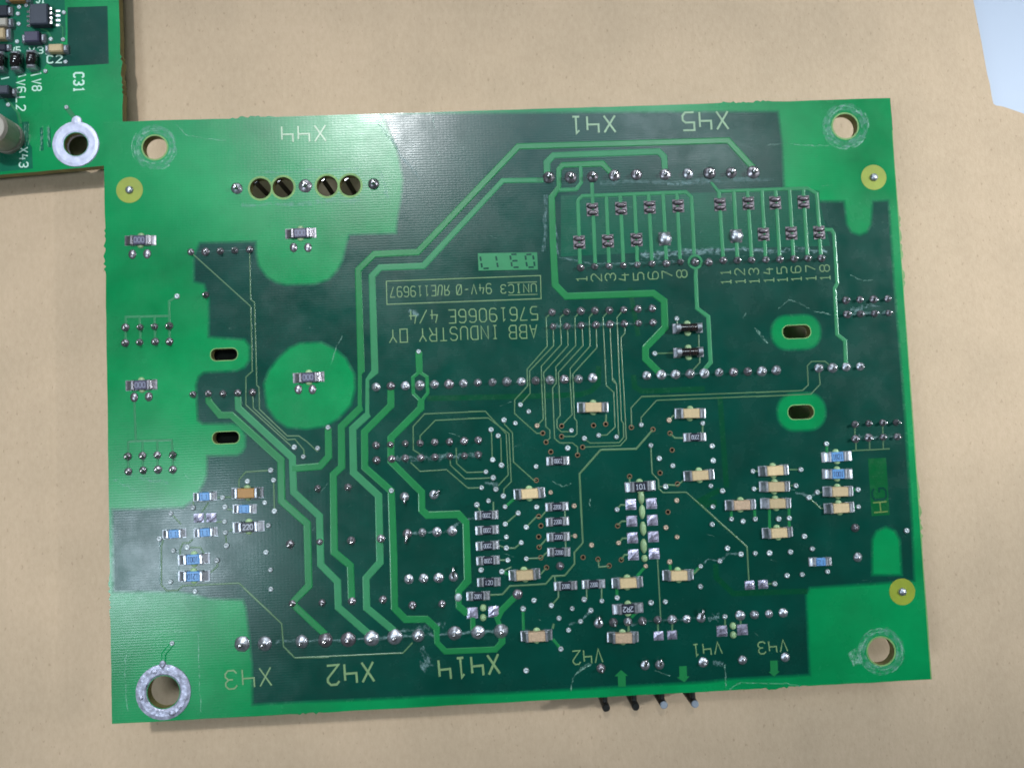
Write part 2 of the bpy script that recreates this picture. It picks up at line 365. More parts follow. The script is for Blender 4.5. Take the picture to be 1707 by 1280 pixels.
W2, H2 = 14.1056/2, 10.3707/2
board = thing('circuit_board', 'large green circuit board lying solder side up with many chips and 0317 date mark', 'circuit board', (0, 0, ZB))
outline = rough_edge([(-W2, H2), (-W2, -H2), (W2, -H2), (W2, H2)],
    [(b2(p), r) for p, r in [((178, 420), .45), ((182, 990), .3), ((415, 192), .35), ((1240, 170), .45), ((1500, 400), .5), ((1530, 860), .45), ((1500, 460), .3), ((1310, 1148), .35), ((520, 1190), .25)]])
mount = [((258, 246), 20), ((1409, 210.5), 20.5), ((1469, 1085), 22), ((272.5, 1153), 27)]
holes = [circ_px(p, r) for p, r in mount]
slots = [(351.5, 581, 395.5, 600.5), (354.5, 719.5, 398.5, 739), (1305, 542.5, 1351, 563.5), (1314, 675.5, 1356.5, 698)]
holes += [slot_px(*s) for s in slots]
x44 = kV((395, 290), (597, 280), (988, 268), (1193, 263))
holes += [circ_px(p, 17.6) for p in x44]
bp = lambda pts: [b2(p) for p in pts]
dark = [(636, 190), (900, 188), (1297, 186), (1304, 237), (1307, 314), (1364, 320), (1364, 336), (1407, 336), (1409, 350), (1412, 374), (1419, 387), (1433, 392), (1445, 387), (1452, 374), (1454.5, 335.6), (1481.5, 334),
 (1489.7, 460), (1503.7, 625), (1507.5, 680), (1520.6, 877), (1524.5, 968), (1350, 979.5), (1344, 991), (1350, 1124.5), (1210, 1132), (1180, 1136), (820, 1156), (480, 1171), (421, 1174), (420, 1106), (415.7, 1064), (410, 1011.6), (405, 999), (345, 997),
 (328, 992), (296, 986), (189, 986), (187, 849), (240, 848), (305.6, 845.6), (324, 832), (340, 806), (345, 792), (346, 760), (394.6, 759), (404, 754), (409, 745), (409, 727), (402, 712), (388, 706), (338, 706), (330, 700), (327, 642), (331, 628), (340, 621), (395, 618), (408, 612), (416, 600), (416, 577), (408, 566),
 (348, 561.5), (348, 500), (340, 474), (323, 470), (323, 426.5), (333, 405), (426, 403), (427, 425), (431, 443), (445, 462), (460, 471), (477, 475), (525, 474), (548, 466), (562.5, 451), (571, 434), (576, 413), (582, 391), (660, 389), (663, 361), (668, 335), (672, 300), (662, 250)]
lobe = [(500, 572), (536, 571), (560, 583), (576, 597), (591, 624), (592, 647), (585, 675), (564, 697.5), (542, 710), (510, 715), (479, 712), (460, 699), (445, 678), (440, 640), (448, 618), (464, 597), (482, 580)]
deep = [(935, 326), (1197, 321), (1362, 318), (1372, 360), (1384, 410), (1210, 414), (935, 428)]
dome = lambda x0, x1, ytop, ybot: [(x0, ybot), (x0, ytop+22), (x0+7, ytop+7), ((x0+x1)/2, ytop), (x1-8, ytop+7), (x1, ytop+22), (x1+3, ybot)]
def offset(poly, d):
    """the outline grown (d > 0) or shrunk by d photo pixels"""
    mb = MB(); mb.ribbon(poly, 2*abs(d)/95, 0, .001, slope=0, closed=True); n = len(poly)
    a = [mb.v[4*j][:2] for j in range(n)]; b = [mb.v[4*j+3][:2] for j in range(n)]
    ar = lambda q: abs(sum(q[k-1][0]*q[k][1]-q[k][0]*q[k-1][1] for k in range(len(q))))
    if ar(a) < ar(b): a, b = b, a
    return a if d > 0 else b
def soft(poly, mi):
    steps = (6, 7, 8) if mi == 1 else (8, 7, 6)
    return [(m, offset(poly, d)) for m, d in zip(steps+(mi,), (3.0, 1.1, -.9, -2.8))]
zones = soft(bp(dark), 1)+[(2, bp(deep))]+soft(bp(lobe), 0)+soft(slot_px(1286, 526, 1368, 582), 0)+soft(slot_px(1296, 656, 1376, 717), 0)+soft(bp(dome(1454, 1500, 878, 958)), 0)+[(9, bp([(1447, 764), (1477, 763), (1483, 858), (1453, 860)]))]
for pts, wd in [([(712, 664), (860, 661), (965, 658), (985, 652), (997, 640), (998, 610)], 9), ([(1056, 625), (1058, 645), (1070, 652), (1175, 648)], 9), ([(1200, 660), (1206, 740), (1211, 812)], 9), ([(1193, 940), (1194, 962), (1222, 989), (1346, 985)], 9),
                ([(1170, 840), (1195, 838)], 12), ([(1050, 480), (1064, 560)], 8), ([(1200, 816), (1160, 838)], 9)]: zones.append((3, band(pts, wd)))
zones += [(5, circ_px(p, r+2.6)) for p, r in mount[:3]]+[(5, circ_px(p, 17.6+3.4)) for p in x44]
zones += [(5, slot_px(x0-1.4, y0-1.4, x1+1.4, y1+1.4)) for x0, y0, x1, y1 in slots]
zones += [(5, [(W2-.022, -H2-.1), (W2+.1, -H2-.1), (W2+.1, H2-.6), (W2-.012, H2-.6)])]
plate('board_laminate', outline, holes, zones, 0, TOP, ['mask_bright', 'mask_dark', 'mask_deep', 'mask_faint', 'laminate', 'bare_rim', 'mask_edge', 'mask_edge_mid', 'mask_edge_deep', 'mask_patch', 'laminate'], board)

# ------------------------------------------------------------------ etched copper tracks under the lacquer
TI = [0]
def trace(pts, wpx, matn='mask_trace', h=.007, name='copper_track'):
    TI[0] += 1
    mb = MB(); ws = [q/95 for q in wpx] if isinstance(wpx, (list, tuple)) else wpx/95
    mb.ribbon(bp(pts), ws, TOP-.0004, h+TI[0]*1.2e-5, slope=.34, round_=.010); return mb.build(name, matn, board)
trace([(1259, 284), (1213.7, 234.5), (864, 244.5), (696, 420.5), (624, 423.8), (597, 450), (602, 612), (602, 618), (599.7, 624), (599.7, 676), (599.7, 681), (569, 711), (569.5, 778), (555.5, 791), (557, 920), (584, 942.5), (586, 998)], [11, 11, 11, 11, 11, 11, 12, 12, 7, 7, 12, 12, 12, 12, 12.5, 12, 12])
trace([(906, 300.5), (838, 301.5), (705.5, 443.5), (633.7, 446.2), (620, 460.6), (624.7, 614), (624.5, 620), (612.4, 633), (612, 688), (612, 692), (587.8, 714.4), (589.3, 787.5), (631, 826), (633.4, 937), (610, 963.5), (611.2, 1013), (657, 1051)], [9, 9, 11, 11, 11.5, 12, 12, 6.5, 7, 12, 12, 12.5, 12.5, 12.5, 12, 12, 12], 'mask_trace_pale')
trace([(651.5, 650), (651.5, 676), (607.5, 720), (608, 779), (652, 818), (655.9, 927.5), (657.5, 1013), (676, 1032), (711, 1031.7), (727.8, 1047), (728.4, 1070.7), (742.5, 1085.4), (826, 1082), (837, 1070), (836, 1055)], [11.5, 12, 12, 12, 12, 13, 12, 12, 11.5, 11, 9, 10, 10, 11, 12])
trace([(698, 586), (699.3, 622)], 11.5)
trace([(699.3, 620), (688, 629), (689, 656), (702, 669), (713, 655), (711.5, 628), (699.3, 620.3)], 6)
trace([(702, 664), (701.5, 680), (651.5, 730), (651.5, 769), (702.7, 820), (703, 850), (712.5, 858.5), (764, 857), (776.6, 870.3), (779.6, 968), (764.5, 985), (764.5, 1011), (778, 1023)], [11, 12, 12, 11.5, 12, 12, 12.5, 13, 12, 13, 11, 10, 10])
trace([(347, 662), (348, 669), (367, 692), (386, 692), (468.4, 767), (469.5, 835), (512, 872.5), (514.7, 976), (487.5, 1004)], [10, 11, 11.5, 11.5, 12.5, 12.5, 12.5, 12.5, 11])
trace([(487.5, 1006), (540, 1055), (541, 1062)], [11, 11.5, 11])
trace([(396.5, 661), (397.5, 680), (487.4, 763), (489.5, 820), (532.5, 860), (534.7, 941), (562.5, 969), (564, 1012), (612, 1054), (618, 1060)], [11, 11.5, 12, 12, 12, 12, 12, 12, 12, 11], 'mask_trace_pale')
trace([(547, 713), (547.8, 761), (533.5, 777), (487, 781)], [11.5, 12, 12, 12])
trace([(912, 295), (911.6, 271), (922.5, 259.5), (1098, 253), (1107, 262), (1108.5, 286)], [11, 12, 11, 11.5, 11, 10], 'mask_trace_pale')
trace([(1020, 290), (1004, 273), (938, 275.5), (931.5, 283), (931.5, 312), (919.5, 329), (921.5, 400), (925.3, 475), (944, 494), (1089, 489), (1107, 502), (1108.4, 546), (1076, 579.5), (1076, 598), (1098, 620)], [9, 11, 10, 9, 8, 11, 11.5, 12, 12, 12, 12, 12.5, 12, 12, 12])
trace([(967.8, 277), (968.7, 304.7), (960.3, 316), (932, 317)], [6.5, 6.5, 7, 7], 'mask_trace_pale')
trace([(963, 338), (964.5, 333), (970.6, 327), (1143, 320.6), (1152.5, 329), (1157, 424)], [6, 6, 6.5, 7, 6.5, 7], 'mask_trace_pale')
q9 = kU((1433, 1050))[0]
o = MB(); o.ribbon(circ(b2(q9), 11/95, 16), 4.5/95, TOP-.0004, .0085, closed=True); o.build('copper_track', 'mask_trace_pale', board)
trace([(1160, 448), (1159.6, 462), (1162, 514), (1180.5, 528), (1184.5, 604), (1174, 616)], [6.5, 7, 7, 7.5, 7.5, 7], 'mask_trace_pale')
for a, b in [((390, 500), (410, 1080)), ((515, 345), (545, 1070)), ((643, 470), (668, 1070)), ((767, 460), (795, 1060)), ((893, 455), (920, 1055)), ((1018, 450), (1050, 1050)), ((1147, 445), (1178, 1045)), ((1270, 440), (1300, 1040))]: trace(kU(a, b), 6.5, 'mask_trace_pale')
trace([(1185, 304), (1196, 318), (1198, 319), (1346, 314), (1361, 323), (1365.6, 379)], [5, 6, 6, 6.5, 6.5, 7], 'mask_trace_pale')
for a, b in [((97, 420), (135, 1010)), ((230, 425), (262, 1010)), ((352, 420), (388, 1005)), ((480, 418), (512, 1000)), ((602, 415), (637, 1000)), ((725, 410), (760, 995)), ((848, 408), (885, 995)), ((985, 740), (1005, 990))]: trace(kT(a, b), 6.8, 'mask_trace_pale')
trace([(1374, 383), (1386, 383.4), (1390, 390), (1395.5, 472.5), (1391, 481), (1395.4, 557.5), (1408.5, 568), (1410, 605)], [6, 6.5, 6.5, 7, 6.5, 7, 7.5, 7.5], 'mask_trace_pale')
trace(kK((650, 1125), (510, 1265), (480, 1330)), 10.5); trace(kK((130, 1175), (130, 1220), (220, 1295)), 10)
trace(kH((1460, 200), (1462, 330)), 9); trace(kH((1640, 210), (1690, 330)), 8)
def thin(k, *lists, wpx=2.1, matn='thin_trace'):
    for l in lists: trace(k(*l) if k else l, wpx, matn, .004, 'fine_track')
thin(kA, [(800, 575), (1270, 1000), (1278, 1260)], [(1262, 560), (1270, 945), (1300, 968), (1308, 1260)])
thin(kB, [(1278, 0), (1282, 280), (1232, 325), (1232, 545), (1590, 870)], [(1308, 0), (1318, 390), (1335, 405), (1340, 580), (1560, 790), (1650, 790), (1707, 830)], [(1285, 460), (1292, 570), (1560, 820), (1620, 815), (1690, 900), (1692, 950)])
thin(kB, [(1707, 828), (1800, 915)])
thin(kA, [(690, 920), (625, 960), (628, 1150)], [(282, 1160), (282, 1082), (628, 1075)], [(392, 1160), (392, 1082)], [(510, 1158), (510, 1080)], [(280, 1165), (280, 1285)], [(397, 1165), (397, 1285)], [(513, 1160), (513, 1280)], [(628, 1155), (628, 1280)], wpx=4, matn='mask_trace_pale')
thin(kB, [(350, 500), (362, 835)], [(300, 950), (302, 835), (330, 828), (645, 822), (655, 940)], [(415, 945), (415, 830)], [(532, 940), (532, 828)], [(300, 950), (303, 1070)], [(415, 945), (420, 1060)], [(532, 940), (537, 1055)], [(655, 940), (655, 1055)], wpx=4, matn='mask_trace_pale')
thin(kI, [(748, 643), (695, 690), (705, 945), (525, 1150), (530, 1280)], [(757, 780), (762, 940), (548, 1165), (550, 1280)], [(877, 640), (820, 690), (830, 930), (652, 1125), (655, 1280)], [(885, 780), (890, 940), (672, 1180), (680, 1280)],
     [(1003, 632), (950, 690), (958, 940), (780, 1130), (785, 1280)], [(1015, 780), (1022, 940), (803, 1180), (808, 1280)], [(1130, 627), (1078, 690), (1085, 945), (908, 1145), (910, 1280)], [(1140, 770), (1145, 960), (930, 1195), (938, 1280)])
thin(kI, [(1258, 625), (1200, 690), (1228, 1280)], [(1262, 755), (1285, 1250), (1310, 1275)], [(1385, 620), (1325, 690), (1348, 1280)], [(1392, 760), (1395, 830), (1360, 870), (1380, 1280)])
thin(kJ, [(528, 100), (530, 125), (415, 250), (415, 370), (610, 545), (655, 545)], [(550, 100), (553, 190), (470, 285)], [(655, 100), (670, 420), (620, 470)], [(680, 100), (692, 485), (727, 515), (730, 585), (700, 615)], [(785, 100), (780, 105), (752, 145), (770, 590), (815, 630), (930, 630), (975, 668), (975, 730)],
     [(808, 100), (820, 385), (790, 425), (792, 495), (830, 532), (915, 530)], [(910, 100), (925, 380), (840, 470)], [(935, 100), (947, 410), (967, 435), (970, 550), (945, 573), (840, 573)],
     [(1228, 100), (1230, 120), (1295, 180), (1308, 490), (1235, 560), (1170, 563)], [(1285, 50), (1320, 105), (1340, 560)], [(1348, 60), (1365, 435), (1382, 455), (1385, 580), (1345, 628), (1085, 632), (1035, 590)], [(1380, 60), (1408, 595), (1355, 655), (1030, 668)])
thin(kF, [(1180, 840), (1115, 800), (1113, 590), (1215, 480), (1707, 458)], [(1175, 735), (1175, 675), (1310, 537), (1707, 517)])
thin(kJ, [(0, 353), (155, 350), (340, 550), (358, 915), (270, 1010)], [(0, 412), (180, 408), (365, 548), (385, 975), (320, 1040), (315, 1100)], [(320, 430), (325, 465), (395, 540), (405, 800), (585, 962), (610, 962)], [(208, 515), (217, 780)], [(270, 567), (292, 590), (298, 828)])
thin(kF, [(1090, 910), (1175, 990), (1410, 975), (1600, 1138), (1707, 1135)], [(1440, 860), (1445, 935), (1575, 1055), (1720, 1053)], [(1495, 780), (1500, 920), (1590, 1000), (1720, 997)])
thin(kJ, [(0, 893), (160, 887)], [(0, 950), (225, 940)], [(0, 1032), (122, 1028)])
thin(kJ, [(1455, 490), (1450, 320), (1545, 218), (1707, 212)], [(1540, 468), (1540, 405), (1675, 255), (1707, 250)])
thin(kM, [(370, 1075), (1707, 1022)], [(505, 1105), (1707, 1058)])
thin(kQ, [(0, 1038), (415, 1018), (465, 970), (457, 800), (493, 760), (615, 760), (683, 815)], [(0, 1073), (490, 1050), (570, 965), (560, 820)])
thin(kJ, [(1645, 512), (1497, 683), (1180, 692), (992, 905), (1010, 1290)], wpx=3.4)
thin(kK, [(1205, 50), (1235, 665), (1160, 750), (1162, 850), (1075, 955), (965, 960), (905, 1030), (585, 1048), (520, 1122), (410, 1128)], wpx=3)
thin(kN, [(452, 547), (465, 795), (520, 850), (523, 930), (560, 965), (770, 962), (1130, 1290)], [(583, 912), (520, 912)], wpx=2.4)
thin(kO, [(890, 0), (1308, 380), (1325, 690)], wpx=2.6); thin(kO, [(513, 490), (540, 1010)], wpx=2.4)
thin(kN, [(583, 895), (690, 900), (740, 860)], [(623, 440), (668, 480), (740, 480)], [(615, 322), (660, 275)], [(150, 1117), (185, 1075), (230, 1075)], [(158, 1255), (195, 1220), (240, 1220)], [(55, 270), (53, 340)], [(913, 350), (913, 430)], [(265, 825), (265, 880)], [(1360, 775), (1420, 775)], [(1368, 932), (1420, 930)], wpx=3)
thin(kO, [(168, 347), (200, 305), (245, 303)], [(190, 493), (220, 450), (255, 450)], [(515, 1050), (517, 1140)], [(643, 1040), (643, 1130)], [(1113, 1000), (1113, 1090)], [(1250, 1000), (1252, 1080)], [(1490, 710), (1550, 707)], wpx=3)
thin(kO, [(407, 552), (330, 640)], [(895, 552), (835, 610)], [(620, 515), (628, 590)], [(150, 735), (152, 830)], [(340, 940), (280, 1010)], wpx=5, matn='mask_trace')
thin(kN, [(1168, 1120), (1168, 1200)], [(1375, 1120), (1380, 1200)], wpx=5, matn='mask_trace')
thin(kR, [(120, 880), (122, 1070)], [(293, 870), (297, 1060)], [(630, 320), (630, 400)], [(905, 727), (860, 727)], [(880, 880), (920, 880)], wpx=5, matn='mask_trace'); thin(kR, [(290, 547), (397, 547)], [(300, 690), (355, 690)], [(470, 795), (575, 890), (620, 893)], [(545, 748), (600, 748)], [(855, 380), (1190, 362)], [(890, 275), (890, 375)], [(1010, 265), (1012, 368)], [(1132, 260), (1132, 365)], [(880, 145), (880, 270)], [(1127, 135), (1130, 260)], wpx=2.4)
thin(kK, [(545, 345), (640, 260)], wpx=5, matn='mask_trace'); thin(kK, [(660, 400), (545, 498)], [(732, 525), (815, 440), (860, 440), (905, 385)], [(490, 688), (555, 712), (630, 712), (688, 662)], [(490, 818), (568, 818)], [(732, 805), (862, 800), (920, 745)], [(847, 702), (915, 625)], [(1370, 810), (1380, 880), (1470, 870)], [(985, 960), (990, 1010)], [(1020, 1080), (1018, 1150), (955, 1220)], [(1270, 1060), (1270, 1160)], [(1403, 1050), (1403, 1180)], [(912, 885), (860, 945)], [(440, 300), (440, 380)], [(295, 330), (320, 380)], [(600, 880), (515, 920)], [(1125, 603), (1165, 603)], [(1080, 640), (1085, 720)], [(1075, 370), (1078, 440)], wpx=2.8)
thin(kL, [(245, 350), (250, 520)], [(480, 590), (545, 670)], [(85, 60), (140, 85)], wpx=5, matn='mask_trace'); thin(kL, [(1650, 20), (1590, 80)], [(480, 510), (490, 470)], [(1080, 455), (1080, 540)], wpx=4)
thin(kC, [(1128, 20), (905, 35), (845, 105), (845, 190)], [(1153, 108), (1160, 383)], [(170, 640), (155, 700), (155, 1040), (205, 1090), (300, 1085), (345, 1045), (845, 1022), (1130, 1290)], [(240, 403), (330, 500)], [(645, 262), (790, 258)], [(722, 345), (750, 368), (800, 372)], [(575, 305), (515, 390)], [(720, 475), (640, 480)], [(440, 352), (440, 280)], [(435, 630), (400, 665), (345, 665), (322, 720), (322, 780)], [(385, 705), (500, 705), (555, 790)], [(650, 820), (655, 870), (590, 930)], [(725, 572), (735, 688)], [(760, 560), (800, 540)], [(720, 475), (650, 480)], wpx=2.6)
thin(kD, [(1120, 0), (1420, 280), (1435, 460), (1525, 550), (1790, 545)], wpx=2.6); thin(kH, [(0, 500), (55, 550), (910, 512), (985, 430)], wpx=2.6)
thin(kM, [(487, 690), (650, 685)], [(878, 520), (880, 640)], [(888, 720), (888, 770), (820, 845)], [(683, 380), (690, 430)], wpx=2.4)
trace(kD((488, 600), (488, 520), (555, 440)), 8, 'mask_bright')

# ------------------------------------------------------------------ lettering etched in copper
L1 = TOP+.0006
kw = dict(hh=.0045)
text_px('lettering', 'Xhh', (470, 210, 543, 237), 180, board, L1, 3.4, 'legend_glint', **kw)
text_px('lettering', 'Xh1', (951, 194, 1025.5, 222), 180, board, L1, 3.4, 'legend_glint', **kw)
text_px('lettering', 'Xh5', (1138, 187, 1213.5, 217), 180, board, L1, 3.4, 'legend_glint', **kw)
text_px('lettering', 'Xh3', (376, 1115, 452, 1145), 182, board, L1, 2.6, **kw)
text_px('lettering', 'Xh2', (546, 1106, 623, 1138), 182, board, L1, 3.8, **kw)
text_px('lettering', 'Xh1h', (732, 1095, 832, 1127), 183, board, L1, 3.8, **kw)
text_px('lettering', 'Vh2', (955, 1083, 1004, 1105), 182, board, L1, 2.2, **kw)
text_px('lettering', 'Vh1', (1154, 1072, 1203, 1091), 183, board, L1, 2.2, **kw)
text_px('lettering', 'Vh3', (1264, 1068, 1312, 1087), 183, board, L1, 2.2, **kw)
text_px('lettering', 'OY', (649, 549, 679, 571), 180, board, L1, 1.8, **kw)
text_px('lettering', 'INDUSTRY', (699, 545, 831, 567), 180, board, L1, 1.8, **kw)
text_px('lettering', 'ABB', (849, 542, 895, 564), 180, board, L1, 1.8, **kw)
text_px('lettering', '4/4', (682, 517, 729, 539), 180, board, L1, 1.8, **kw)
text_px('lettering', '57619066E', (748, 514, 896, 536), 180, board, L1, 1.8, **kw)
text_px('lettering', '`~E119697', (651, 477, 749, 494), 180, board, L1, 1.5, **kw)
text_px('lettering', '94V-q', (761, 474, 819, 490.5), 180, board, L1, 1.5, **kw)
text_px('lettering', 'UNIC3', (835, 474, 894, 488), 180, board, L1, 1.5, **kw)
mb = MB(); mb.ribbon(bp([(644, 469), (901, 459.5), (902, 498), (645, 507.5)]), 1.6/95, L1, .004, closed=True); mb.build('lettering_frame', 'legend', board)
for a, b in (((846, 471.5), (895, 470)), ((847, 492.2), (896, 490.7))):
    mb = MB(); mb.ribbon(bp([a, b]), 1.2/95, L1, .004); mb.build('lettering_bar', 'legend', board)
for i, (x, y) in enumerate(kU((425, 1200), (555, 1190), (680, 1185), (800, 1182), (930, 1178), (1060, 1170), (1185, 1165), (1315, 1155))):
    text_px('pin_number', str(i+1), (x-8.5, y-6, x+8.5, y+6), 90, board, L1, 1.7, **kw)
for i, (x, y) in enumerate(kT((160, 1185), (285, 1180), (410, 1178), (540, 1170), (660, 1165), (785, 1158), (915, 1152), (1040, 1148))):
    text_px('pin_number', str(i+11), (x-8, y-13, x+8, y+13), 90, board, L1, 1.7, **kw)
# date plate with seven-segment cut-outs
mb = MB(); pl = bp(kI((88, 120), (615, 112), (622, 265), (95, 274))); n = 4
mb.add([(x, y, TOP-.0004) for x, y in pl]+[(x, y, TOP+.007) for x, y in pl], [(7, 6, 5, 4)]+[(i, i+4, (i+1) % 4+4, (i+1) % 4) for i in range(4)]); mb.build('date_plate', 'mask_trace_pale', board)
SEG = {'0': 'abcdef', '3': 'abgcd', '1': 'bc', '7': 'abc'}
mb = MB()
for (x, y), ch in zip(kI((552, 187), (418, 187), (258, 195), (152, 197)), '0317'):
    c = b2((x, y)); w_, h_ = 13/95/2, 22/95/2; sg = {'a': ((-w_, h_), (w_, h_)), 'b': ((w_, h_), (w_, 0)), 'c': ((w_, 0), (w_, -h_)), 'd': ((-w_, -h_), (w_, -h_)), 'e': ((-w_, 0), (-w_, -h_)), 'f': ((-w_, h_), (-w_, 0)), 'g': ((-w_, 0), (w_, 0))}
    if ch == '1': w_ = 0
    for s_ in SEG[ch]:
        (ax, ay), (bx, by) = sg[s_]; ax, ay, bx, by = [-q for q in (ax, ay, bx, by)]
        if ch == '1': ax = bx = 0
        ax, bx = ax+(bx-ax)*.16, bx-(bx-ax)*.16; ay, by = ay+(by-ay)*.16, by-(by-ay)*.16
        mb.ribbon([(c[0]+ax-ay*.12, c[1]+ay), (c[0]+bx-by*.12, c[1]+by)], 3/95, TOP+.0072, .0008)
mb.build('date_digits', 'mask_dark', board)
def arrow(pts, z=L1):
    q = bp(pts); n = len(q); mb = MB(); mb.add([(x, y, z) for x, y in q]+[(x, y, z+.004) for x, y in q], [tuple(range(2*n-1, n-1, -1))]+[(i, i+n, (i+1) % n+n, (i+1) % n) for i in range(n)]); mb.build('arrow_mark', 'mask_trace', board)
arrow(kL((1020, 835), (1075, 880), (1056, 880), (1058, 965), (998, 967), (995, 884), (970, 885)))
arrow(kL((1480, 806), (1540, 804), (1542, 884), (1562, 884), (1522, 932), (1462, 894), (1482, 890)))
arrow(kP((870, 572), (930, 570), (932, 655), (946, 655), (903, 698), (858, 660), (873, 658)))
text_px('lettering', 'H', (1456, 837, 1479, 853), 92, board, L1, 2.2, 'legend_dark', hh=.001)
text_px('lettering', 'G', (1454, 814, 1477, 832), 92, board, L1, 3.2, 'mask_dark', hh=.001)

# ------------------------------------------------------------------ solder joints, vias
def var(n, fn): return [fn() for _ in range(n)]
def dome_mesh(r, h, dull=False, name='solder_joint'):
    mb = MB(); c = random.random(); mb.lathe([(r, 0), (r*.97, h*.18), (r*(.86-.14*c), h*.45), (r*(.66-.2*c), h*.75), (r*(.42-.1*c), h*.94), (r*.18, h)], 16, jit=.05); return mb.data(name, 'solder_dull' if dull else 'solder', True)
def pin_mesh(r, h, name='pin', lean=(0, 0), m='pin_metal'):
    mb = MB(); mb.tube([(0, 0, 0), (lean[0]*.5, lean[1]*.5, h*.6), (lean[0]*.9, lean[1]*.9, h*.94)], r, 10); mb.lathe([(r*.99, 0), (r*.6, .012)], 10, lean[0], lean[1]); n = 20
    mb.v[-n:] = [(x, y, z+h*.94) for x, y, z in mb.v[-n:]]; return mb.data(name, m, True)
JM = {k: var(9, lambda k=k: dome_mesh(k[0], k[1]*random.uniform(.6, 1.25), random.random() < (.92 if len(k) > 2 else .06))) for k in [(.125, .075), (.082, .055), (.105, .05), (.085, .05, True), (.11, .05, True), (.068, .05, True)]}
PM = {'s': var(4, lambda: pin_mesh(.026, .085, lean=(random.uniform(-.02, .02), random.uniform(-.025, .005)))), 'm': var(3, lambda: pin_mesh(.034, .12)), 't': var(3, lambda: pin_mesh(.045, .14, m='pin_metal'))}
def joint(pts, key, pin=None, pz=.03, off=(0, 0)):
    for p in pts:
        c = b2(p); o = link('solder_joint', random.choice(JM[key]), board, (c[0], c[1], TOP), random.uniform(0, 6.28))
        s = random.uniform(.87, 1.1); o.scale = (s, s*random.uniform(.96, 1.04), random.uniform(.85, 1.2))
        if pin: link('pin', random.choice(PM[pin]), o, (off[0], off[1], pz), -o.rotation_euler.z)
x41 = kY((290, 528), (432, 528), (573, 523), (715, 515), (858, 510), (1043, 508), (1190, 503), (1330, 500), (1470, 498), (1612, 495))
joint(x41, (.11, .05, True), 't', .0)
joint(kV((185, 290), (795, 268), (1402, 250)), (.11, .05, True), 't', 0)
joint(kU((415, 1100), (540, 1090), (668, 1085), (795, 1080), (920, 1075), (1050, 1065), (1178, 1062), (1303, 1050), (1433, 1050), (1556, 1052)), (.068, .05, True), 's')
joint(kT((137, 1035), (262, 1035), (390, 1032), (515, 1030), (640, 1027), (765, 1022), (887, 1017), (1010, 1017)), (.068, .05, True), 's')
joint(kA((797, 570), (913, 568), (1030, 563), (1145, 558), (1262, 550), (915, 910)), (.068, .05, True), 's')
joint(kB((815, 462), (935, 455), (1050, 455), (1168, 450), (1285, 445)), (.068, .05, True), 's')
joint(kA((280, 1165), (397, 1165), (512, 1160), (627, 1155))+kB((278, 55), (392, 50), (515, 45), (628, 45), (300, 950), (415, 945), (532, 940), (655, 940), (303, 1070), (420, 1060), (537, 1055), (655, 1055)), (.068, .05, True), 's')
joint(kQ((800, 218), (925, 210), (1047, 208), (1172, 203), (812, 342), (930, 338), (1055, 335), (1180, 330))+kR((882, 145), (1003, 137), (1127, 130), (1247, 128), (885, 275), (1003, 263), (1130, 260), (1258, 255)), (.068, .05, True), 's')
joint(kI((748, 643), (877, 640), (1003, 632), (1130, 627), (1258, 625), (1385, 620), (1512, 613), (1640, 608), (757, 770), (880, 768), (1007, 760), (1137, 755), (1262, 750), (1390, 745), (1517, 740), (1645, 735)), (.068, .05, True), 's')
joint(kF((783, 758), (912, 752), (1043, 742), (1175, 738), (1305, 730), (1437, 727), (1565, 720), (1692, 712), (787, 890), (922, 880), (1043, 872), (1180, 868), (1308, 862), (1440, 855), (1570, 852), (1692, 842)), (.068, .05, True), 's')
joint(kF((783, 240), (915, 232), (1043, 230), (1173, 225), (1303, 217), (1432, 215), (1560, 208))+kJ((88, 95), (218, 92), (345, 87), (475, 85), (602, 78), (730, 72), (857, 65), (983, 62), (1110, 53)), (.082, .055), 's')
joint(kM((417, 885), (545, 878), (673, 875), (802, 870), (930, 865), (1060, 858), (1188, 855), (1315, 850), (1440, 847), (1568, 840))+kQ((560, 820), (683, 817), (805, 810), (928, 805)), (.082, .055), 's')
joint(kD((1108, 440), (1287, 437), (1582, 422))+kH((295, 410), (478, 405), (660, 397), (845, 385), (1030, 375), (1318, 355), (1502, 348))+kL((72, 527)), (.125, .075), 'm', .045)
joint(kG((265, 75), (533, 62), (562, 537), (825, 520), (303, 1088), (570, 1075), (845, 1060), (1107, 1112), (1370, 1100), (40, 1095))+kC((1300, 675)), (.068, .05, True), 's')
joint(kG((283, 550)), (.068, .05, True))
joint(kG((1195, 465), (1325, 460), (1460, 452), (1075, 880), (1207, 872), (1340, 868)), (.082, .055), 's')
joint(kL((960, 460), (1075, 455), (1190, 450), (1310, 440), (1425, 437), (1540, 433))+kP((343, 585))+kL((862, 822)), (.082, .055), 's')
joint(kP((635, 215), (748, 210), (862, 203), (975, 195), (652, 568), (990, 545))+kK((1032, 870), (655, 1120))+kR((883, 1065))+kS((980, 292)), (.082, .055))
# joints whose clipped lead still lies bent over
for k, c, e in [(kG, (1037, 148), (1043, 205)), (kG, (1297, 130), (1352, 90)), (kG, (1063, 475), (1050, 555)), (kG, (1472, 860), (1470, 768)), (kL, (843, 468), (845, 405)), (kL, (1653, 425), (1658, 352)), (kL, (1210, 800), (1212, 745)), (kL, (1325, 795), (1328, 740))]:
    a, b = bp(k(c, e)); o = link('solder_joint', random.choice(JM[(.082, .055)]), board, (a[0], a[1], TOP))
    mb = MB(); d = (b[0]-a[0], b[1]-a[1]); mb.tube([(0, 0, .02), (d[0]*.15, d[1]*.15, .06), (d[0]*.6, d[1]*.6, .085), (d[0], d[1], .09)], .024, 8); mb.build('bent_lead', 'pin_metal', o, smooth=True)
